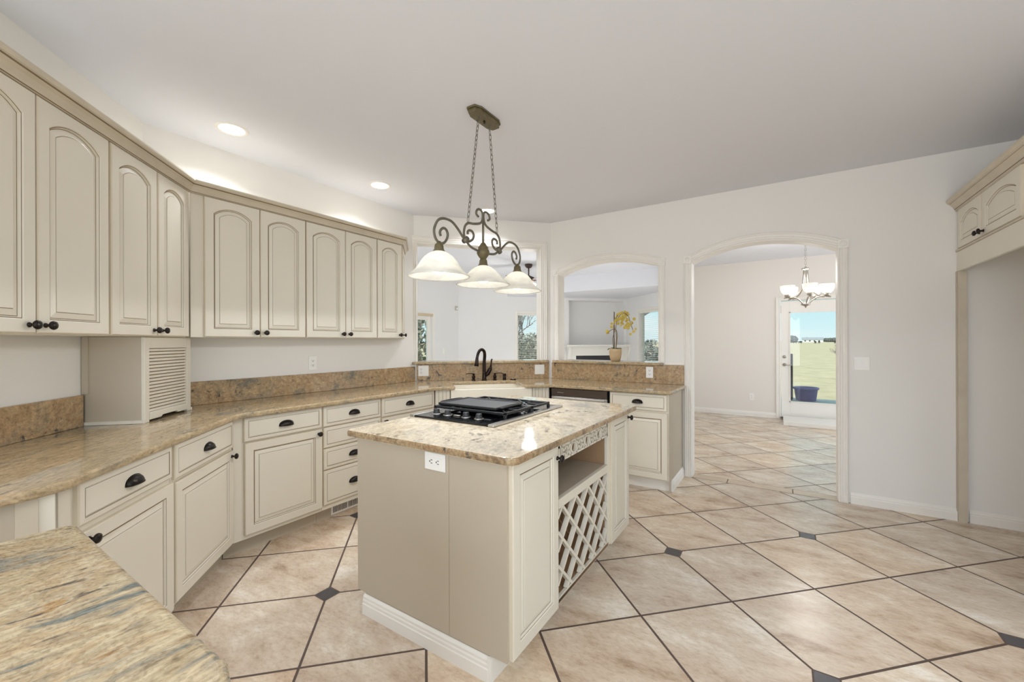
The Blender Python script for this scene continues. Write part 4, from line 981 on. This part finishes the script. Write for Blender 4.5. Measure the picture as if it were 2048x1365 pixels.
# ------------------------------------------------------------------ dining room
door_r = MB()
rdo = thing('patio_door', 'white patio door with one large glass pane in the dining room wall', 'door', (0.005, YW, .03)); rdo['kind'] = 'structure'
rdo.name = 'door_1'
DW = .905
mb = MB(); mb.box(0, .125, .02, .062, 0, 1.975); mb.box(.785, DW, .02, .062, 0, 1.975); mb.box(.125, .785, .02, .062, 0, .272); mb.box(.125, .785, .02, .062, 1.778, 1.975); mb.build('door_slab', TRIM, rdo, bevel=.003)
MB().box(.125, .785, .038, .044, .272, 1.778).build('door_glass', PANE, rdo)
mb = MB(); mb.box(.118, .132, .012, .02, .262, 1.788); mb.box(.778, .792, .012, .02, .262, 1.788); mb.box(.118, .792, .012, .02, .262, .276); mb.box(.118, .792, .012, .02, 1.774, 1.788); mb.build('glass_bead', TRIM, rdo)
MB().lathe([(.026, 0), (.026, .006), (.018, .012), (.012, .03), (0, .031)], (.045, .02, .895), '-y', 20).build('handle_rose', NICKEL, rdo)
MB().tube(smooth_path([(.045, -.012, .895), (.06, -.035, .895), (.10, -.038, .89), (.145, -.036, .897)]), .009, 10).build('lever_handle', NICKEL, rdo)
MB().lathe([(.028, 0), (.026, .008), (.012, .012), (0, .013)], (.045, .02, 1.03), '-y', 20).build('deadbolt', NICKEL, rdo)
MB().box(-.02, DW+.02, -.03, .08, -.012, .0).build('sill', pbr('door_sill', (120, 116, 112), .5, .3), rdo)
mb = casing([(0, 0), (0, 2.015), (.92, 2.015), (.92, 0)], .07, YW)
st(mb, 'trim_5', TRIM, 'white casing around the patio door')
sp_ = MB(); sp_.prism([(.03, 7.78), (.98, 7.78), (.98, 8.40), (.03, 8.40)], 'z', .0005, .062)
so = sp_.build('door_step', TRIM, bevel=.004); tag(so, 'low white step on the tile floor below the patio door', 'step')
# chandelier
CHX, CHY = .264, 6.40
rch = thing('chandelier', 'brushed nickel dining chandelier with five upturned white glass shades', 'chandelier', (CHX, CHY, 0), 0)
mb = MB(); nlk = 15
cl_d = bpy.data.lights.new('chandelier_bulbs', 'POINT'); cl_d.energy = 16; cl_d.shadow_soft_size = .2; cl_d.color = (1, .985, .96)
cl_o = bpy.data.objects.new('chandelier_light', cl_d); C.objects.link(cl_o); cl_o.location = (CHX, CHY, 2.12)
for k in range(nlk):
    zc_ = 2.27+(H-.03-2.27)*(k+.5)/nlk; sd = Vector((1, 0, 0)) if k % 2 else Vector((0, 1, 0))
    mb.tube([Vector((0, 0, zc_))+Vector((0, 0, 1))*(.021*math.sin(2*PI*i/12))+sd*(.010*math.cos(2*PI*i/12)) for i in range(13)], .0022, 5, cap=False)
mb.build('chain', NICKEL, rch)
MB().lathe([(.06, H-.0005), (.058, H-.012), (.03, H-.028), (.006, H-.034)], n=24).build('canopy', NICKEL, rch)
MB().lathe([(0, 2.275), (.012, 2.27), (.012, 2.255), (.042, 2.25), (.042, 2.235), (.02, 2.225), (0, 2.22)], n=24).build('top_hub', NICKEL, rch)
MB().lathe([(0, 1.745), (.006, 1.75), (.010, 1.765), (.022, 1.775), (.05, 1.785), (.05, 1.80), (.02, 1.815), (0, 1.82)], n=24).build('bottom_hub', NICKEL, rch)
for k in range(5):
    a = math.radians(63+72*k); ca, sa = math.cos(a), math.sin(a)
    P = lambda r_, z_: (r_*ca, r_*sa, z_)
    MB().tube(smooth_path([P(.02, 2.24), P(.026, 2.13), P(.04, 2.02), P(.08, 1.94), P(.15, 1.885), P(.19, 1.875)], 5), .0075, 8).build('upper_arm', NICKEL, rch)
    MB().tube(smooth_path([P(.03, 1.79), P(.06, 1.83), P(.11, 1.87), P(.18, 1.885), P(.255, 1.872)], 5), .0075, 8).build('arm', NICKEL, rch)
    MB().lathe([(.012, 1.88), (.03, 1.89), (.032, 1.91), (.022, 1.925)], P(.215, 0), n=18).build('socket_cup', NICKEL, rch)
    out = [(.022, 1.915), (.045, 1.925), (.066, 1.95), (.076, 1.985), (.079, 2.03)]
    s_ = MB().lathe(out+[(r_-.003, z_+.001) for r_, z_ in out[::-1]], P(.215, 0), n=26, cap=False).build('shade', SHADE2, rch)
    MB().lathe([(0, 1.935), (.02, 1.945), (.03, 1.975), (.022, 2.0), (0, 2.01)], P(.215, 0), n=14).build('bulb', BULB, s_)

# ------------------------------------------------------------------ living room
# fireplace surround on the far wall (local x = t)
rfp = thing('fireplace', 'white fireplace mantel with dark firebox under the living room niche', 'fireplace', (o_f[0], o_f[1], 0), PI/4)
mb = MB(); mb.box(3.40, 4.98, -.10, -.0005, .985, 1.19); mb.box(3.40, 3.595, -.10, -.0005, 0, .985); mb.box(4.757, 4.98, -.10, -.0005, 0, .985); mb.build('surround', TRIM, rfp, bevel=.004)
mb = MB(); mb.box(3.30, 5.06, -.26, -.0005, 1.215, 1.25); mb.box(3.34, 5.03, -.20, -.0005, 1.19, 1.215); mb.build('mantel_shelf', TRIM, rfp, bevel=.005)
for x in (3.37, 4.93):
    MB().prism([(-.10, .80), (-.10, 1.19), (-.21, 1.19), (-.20, 1.12), (-.16, 1.02), (-.13, .90)], 'x', x, x+.07).build('corbel', TRIM, rfp)
MB().box(3.595, 4.757, -.07, -.0005, .0, .985).build('firebox', pbr('firebox_dark', (46, 46, 48), .5), rfp)
# windows: frames, panes, blinds
def window(n, loc, rot, w_, z0, z1, label, cas=.06, fr=.035, sash=True):
    r = thing('window_%d' % n, label, 'window', loc, rot); r['kind'] = 'structure'
    mb = MB(); mb.box(0, fr, .05, .10, z0, z1); mb.box(w_-fr, w_, .05, .10, z0, z1); mb.box(fr, w_-fr, .05, .10, z0, z0+fr); mb.box(fr, w_-fr, .05, .10, z1-fr, z1); mb.build('frame', TRIM, r, bevel=.003)
    MB().box(fr, w_-fr, .072, .078, z0+fr, z1-fr).build('pane', PANE, r)
    if cas:
        mb = MB(); mb.box(-cas, 0, -.014, 0, z0-cas, z1+cas); mb.box(w_, w_+cas, -.014, 0, z0-cas, z1+cas); mb.box(0, w_, -.014, 0, z1, z1+cas); mb.box(0, w_, -.02, .05, z0-.03, z0); mb.build('casing', TRIM, r, bevel=.003)
    return r
def blind(loc, rot, w_, z0, z1, label):
    r = thing('window_blind', label, 'blind', loc, rot, 'white horizontal blinds in the living room')
    MB().box(0.004, w_-.004, .005, .045, z1-.045, z1-.001).build('headrail', TRIM, r)
    mb = MB(); z = z0+.05; k = 0
    while z < z1-.05:
        mb.prism([(.006, z-.002), (.044, z+.003), (.044, z+.0045), (.006, z-.0005)], 'x', .008, w_-.008); z += .044
    s_ = mb.build('slat', TRIM, r); MB().box(.006, w_-.006, .01, .04, z0+.006, z0+.024).build('bottom_rail', TRIM, r)
    MB().tube([(.08, .025, z0+.02), (.08, .025, z1-.03)], .0012, 4).build('ladder_cord', TRIM, r)
fl = lambda t: (o_f[0]+t*S2, o_f[1]+t*S2, 0)
window(1, fl(2.16), PI/4, .64, .86, 2.0, 'white living room window with blinds left of the fireplace')
blind(fl(2.16), PI/4, .64, .86, 2.0, 'open white slatted blind in the window left of the fireplace')
lr = lambda u: (-3.26+u*S2, 10.29-u*S2, 0)
window(2, lr(.62), -PI/4, 1.13, .50, 2.03, 'white living room window with blinds right of the fireplace')
blind(lr(.62), -PI/4, 1.13, .50, 2.03, 'open white slatted blind in the window right of the orchid')
window(3, (XW, 4.80, 0), PI/2, 1.66, .02, 1.88, 'white patio window at the left end of the living room', cas=.07, fr=.085)
vb = MB().box(4.78, 6.45, 0, .035, 0, .05).build('roller_shade', pbr('tan_shade', (206, 188, 158), .8)); vb.location = (XW+.003, 0, 1.875); 
vb.data.transform(Matrix.Translation((0, 0, 0))); 
me = vb.data
for v in me.vertices: v.co = Vector((v.co.y, v.co.x, v.co.z))
tag(vb, 'rolled tan shade at the head of the left patio window', 'blind')
window(4, (1.3, -2.65, 0), PI, 3.2, .25, 2.3, 'wide kitchen window added behind the viewer for daylight')  # unseen window added to hold the back area lamp
window(5, (1.85, 1.2, 0), -PI/2, 3.2, .3, 2.3, 'kitchen side window added out of view for daylight')  # unseen window added to hold the right area lamp
window(6, (3.6, 8.0, 0), -PI/2, 2.8, .3, 2.4, 'wide dining room window')
window(7, (-3.8, 2.04, 0), PI, 2.2, .4, 2.35, 'wide living room window added out of view for daylight')  # unseen window added for the living room area lamp
# motion detector
rm = thing('motion_detector', 'small grey motion detector high in the living room corner', 'sensor', (XW+.002, 7.22, 2.10), PI/2)
MB().box(-.035, .035, -.04, -.0005, -.05, .05).build('housing', GREYDEV, rm, bevel=.008); MB().box(-.022, .022, -.043, -.039, -.03, .005).build('lens', PLASTIC, rm)
# ceiling fan
FX, FY = -3.83, 6.45
rfn = thing('ceiling_fan', 'brown ceiling fan with bowl light in the living room behind the pendant', 'ceiling fan', (FX, FY, 0), .4)
MB().lathe([(.07, H-.0005), (.068, H-.03), (.05, H-.06), (.014, H-.075)], n=24).build('canopy', FANB, rfn)
MB().tube([(0, 0, H-.07), (0, 0, 2.50)], .012, 10).build('downrod', FANB, rfn)
MB().lathe([(.02, 2.53), (.05, 2.515), (.10, 2.495), (.12, 2.47), (.12, 2.44), (.09, 2.415), (.05, 2.40)], n=28).build('motor', FANB, rfn)
for k in range(5):
    b = MB(); b.box(.11, .18, -.018, .018, 2.44, 2.448); b.prism([(.16, -.05), (.30, -.065), (.62, -.065), (.655, -.03), (.655, .03), (.62, .065), (.30, .065), (.16, .05)], 'z', 2.446, 2.453)
    o = b.build('blade', FANB, rfn, rot=2*PI*k/5+.5)
MB().lathe([(0, 2.265), (.05, 2.272), (.10, 2.30), (.13, 2.345), (.135, 2.38), (.06, 2.40)], n=28).build('light_bowl', BOWL, rfn)

fl_d = bpy.data.lights.new('fan_bulb', 'POINT'); fl_d.energy = 7; fl_d.shadow_soft_size = .07; fl_d.color = (.98, .99, 1.0)
fl_o = bpy.data.objects.new('fan_bulb_light', fl_d); C.objects.link(fl_o); fl_o.location = (FX, FY, 2.18)
# ------------------------------------------------------------------ outdoors
g = MB().box(-900, 900, -300, 1800, -.40, -.30).build('ground', FIELD); struct(g, 'dry grass field outside')
pt = MB().box(-.9, 3.2, 8.60, 12.6, -.30, -.10).build('patio_slab', CONC); struct(pt, 'concrete patio outside the door')
rt = thing('plant_tub', 'purple plastic tub standing on the patio edge outside the glass door', 'tub', (.50, 12.15, -.0995))
MB().lathe([(.19, 0), (.20, .01), (.235, .27), (.26, .275), (.26, .315), (.24, .32), (.225, .30), (.19, .02), (0, .02)], n=36).build('bucket', TUB, rt)
MB().lathe([(0, .275), (.225, .28)], n=24, cap=False).build('soil', POSTW, rt)
mb = MB(); 
for k in range(8):
    pass
pw = MB().prism([(.10, 12.0), (.235, 12.0), (.245, 12.12), (.10, 12.14)], 'z', -.0995, 1.02).build('fence_post', POSTW, bevel=.02); tag(pw, 'weathered dark wooden post at the patio edge by the glass door', 'post')
ph = MB().box(-.9, 3.2, 12.18, 12.34, 2.02, 2.20).build('patio_beam', ROOFM); struct(ph, 'beam of the patio cover outside the door')
for xx in (-.8, 3.1):
    o = MB().box(xx-.06, xx+.06, 12.2, 12.32, -.0995, 2.02).build('patio_post', TRIM, bevel=.005); tag(o, 'white post carrying the patio cover ' + ('left of the glass door' if xx < 0 else 'right of the glass door'), 'post')
# cattle, barn, far trees
def cow_mb(s=1):
    mb = MB(); mb.tube([(-.95, 0, 1.0), (-.7, 0, 1.05), (0, 0, 1.0), (.6, 0, 1.08), (.85, 0, 1.15), (1.15, 0, 1.05), (1.35, 0, .85)], [.22, .34, .40, .36, .24, .17, .10], 12)
    for x in (-.7, .55):
        for y in (-.18, .18): mb.tube([(x, y, .85), (x, y, .45), (x+.03, y, 0)], [.13, .08, .06], 8)
    return mb
cw = cow_mb().build('cow', COW); tag(cw, 'distant dark cow grazing far out in the field', 'cow', 'distant cattle in the field', kind='thing')
cow_spots = [(6.7, 280), (9.2, 285), (15.6, 276), (17.6, 282), (24.0, 272)]
for i, (x, y) in enumerate(cow_spots):
    c = cw if i == 0 else cw.copy()
    if i: C.objects.link(c)
    c.location = (x, y, -.30); c.rotation_euler = (0, 0, .6*i)
rba = thing('barn', 'long white farm building on the horizon beyond the field', 'building', (28.5, 545, -.3), -.1)
MB().box(-9, 9, -4, 4, 0, 3.0).build('walls', BARN, rba); MB().prism([(-4.6, 2.9), (4.6, 2.9), (0, 5.2)], 'x', -9.5, 9.5).build('roof', ROOFM, rba)
for k in range(4): MB().box(-7+k*4, -5.6+k*4, -4.03, -3.99, 0.8, 2.0).build('window', SLOT, rba)
def bush_mb(rx, ry, rz, n, s=.25):
    mb = MB()
    for _ in range(n):
        while True:
            x, y, z = [random.uniform(-1, 1) for _ in range(3)]
            if x*x+y*y+z*z <= 1: break
        c = Vector((x*rx, y*ry, rz+z*rz)); a = Vector([random.uniform(-1, 1) for _ in range(3)]).normalized(); b = a.orthogonal().normalized(); d = a.cross(b)
        k = s*random.uniform(.6, 1.3)
        mb.add([c-b*k*.5, c+d*k*.5, c+b*k*.5, c+a*k*.8-d*k*.1], [(0, 1, 2), (0, 2, 3), (1, 3, 2)])
    return mb
def tree_mb(hh, n=5, seed=1):
    rnd = random.Random(seed); mb = MB()
    def br(p, d, L_, r_, lev):
        q = p+d*L_*.5+Vector((rnd.uniform(-.08, .08)*L_, rnd.uniform(-.08, .08)*L_, 0)); e_ = p+d*L_
        mb.tube([p, q, e_], [r_, r_*.8, r_*.6], 5, cap=False)
        if lev == 0: return
        for _ in range(4 if lev > 1 else 3):
            nd = (d+Vector((rnd.uniform(-.9, .9), rnd.uniform(-.9, .9), rnd.uniform(-.25, .7)))).normalized(); s_ = rnd.uniform(.45, 1)
            br(p+d*L_*s_, nd, L_*rnd.uniform(.5, .72), r_*.5, lev-1)
    br(Vector((0, 0, 0)), Vector((0, 0, 1)), hh*.42, hh*.022, n-1); return mb
BT = [tree_mb(6, 5, s_).build('bare_tree', BARK) for s_ in (3, 11)]
tree_spots = [(-10.4, 16.3, 0, 'bare branched tree outside the window left of the fireplace'), (-4.35, 14.8, 1, 'bare branched tree outside the window right of the orchid'), (-11.0, 10.6, 0, 'bare branched tree outside the left patio window'), (-15.5, 23.5, 1, 'bare tree standing behind the shrubs left of the fireplace'),
              (2.2, 21.5, 1, 'bare shrubby tree at the right edge of the patio door view'), (24, 560, 0, 'hazy bare tree on the horizon left of the white barn'), (34.5, 330, 1, 'hazy bare tree on the horizon right of the white barn')]
for i, (x, y, k, lab) in enumerate(tree_spots):
    o = BT[k] if i in (0, 1) else BT[k].copy()
    if i > 1: C.objects.link(o)
    o.location = (x, y, -.3); o.rotation_euler = (0, 0, i*1.3); tag(o, lab, 'tree', 'bare trees outdoors')
    if i == 4: o.scale = (.3, .3, .3)
    if i > 4: o.scale = (1.6, 1.6, 1.3)
def bush(name, loc, rx, ry, rz, n, s, mat, label):
    o = bush_mb(rx, ry, rz, n, s).build(name, mat); o.location = loc; tag(o, label, 'shrub', kind='thing'); return o
bush('shrub', (-11.6, 19.3, -.3), 3.6, 1.6, 1.05, 3200, .15, SHRUB, 'grey green shrubs below the tree outside the far window')
bush('shrub', (-8.9, 8.8, -.3), .9, 2.0, 1.2, 2000, .12, SHRUB, 'leafy green shrub outside the left patio window')
bush('shrub', (-5.6, 20.5, -.3), 3.0, 1.2, .85, 1800, .16, SHRUB2, 'dark shrubs outside the window right of the orchid')
bush('evergreen_tree', (7.8, 430, -.3), 4.5, 4, 3.0, 900, 1.2, SHRUB2, 'dark evergreen clump at the left of the door view horizon')
bush('treeline', (52, 620, -.3), 14, 5, 2.4, 1500, 1.4, SHRUB2, 'low dark treeline on the horizon right of the barn')
bx = thing('planter_box', 'brown planter box outside the left patio window', 'planter', (-7.3, 6.25, -.3), 0)
MB().box(-.25, .25, -.45, .45, 0, 1.33).build('box', BROWNBOX, bx, bevel=.01); MB().box(-.2, .2, -.4, .4, 1.331, 1.345).build('soil', POSTW, bx)
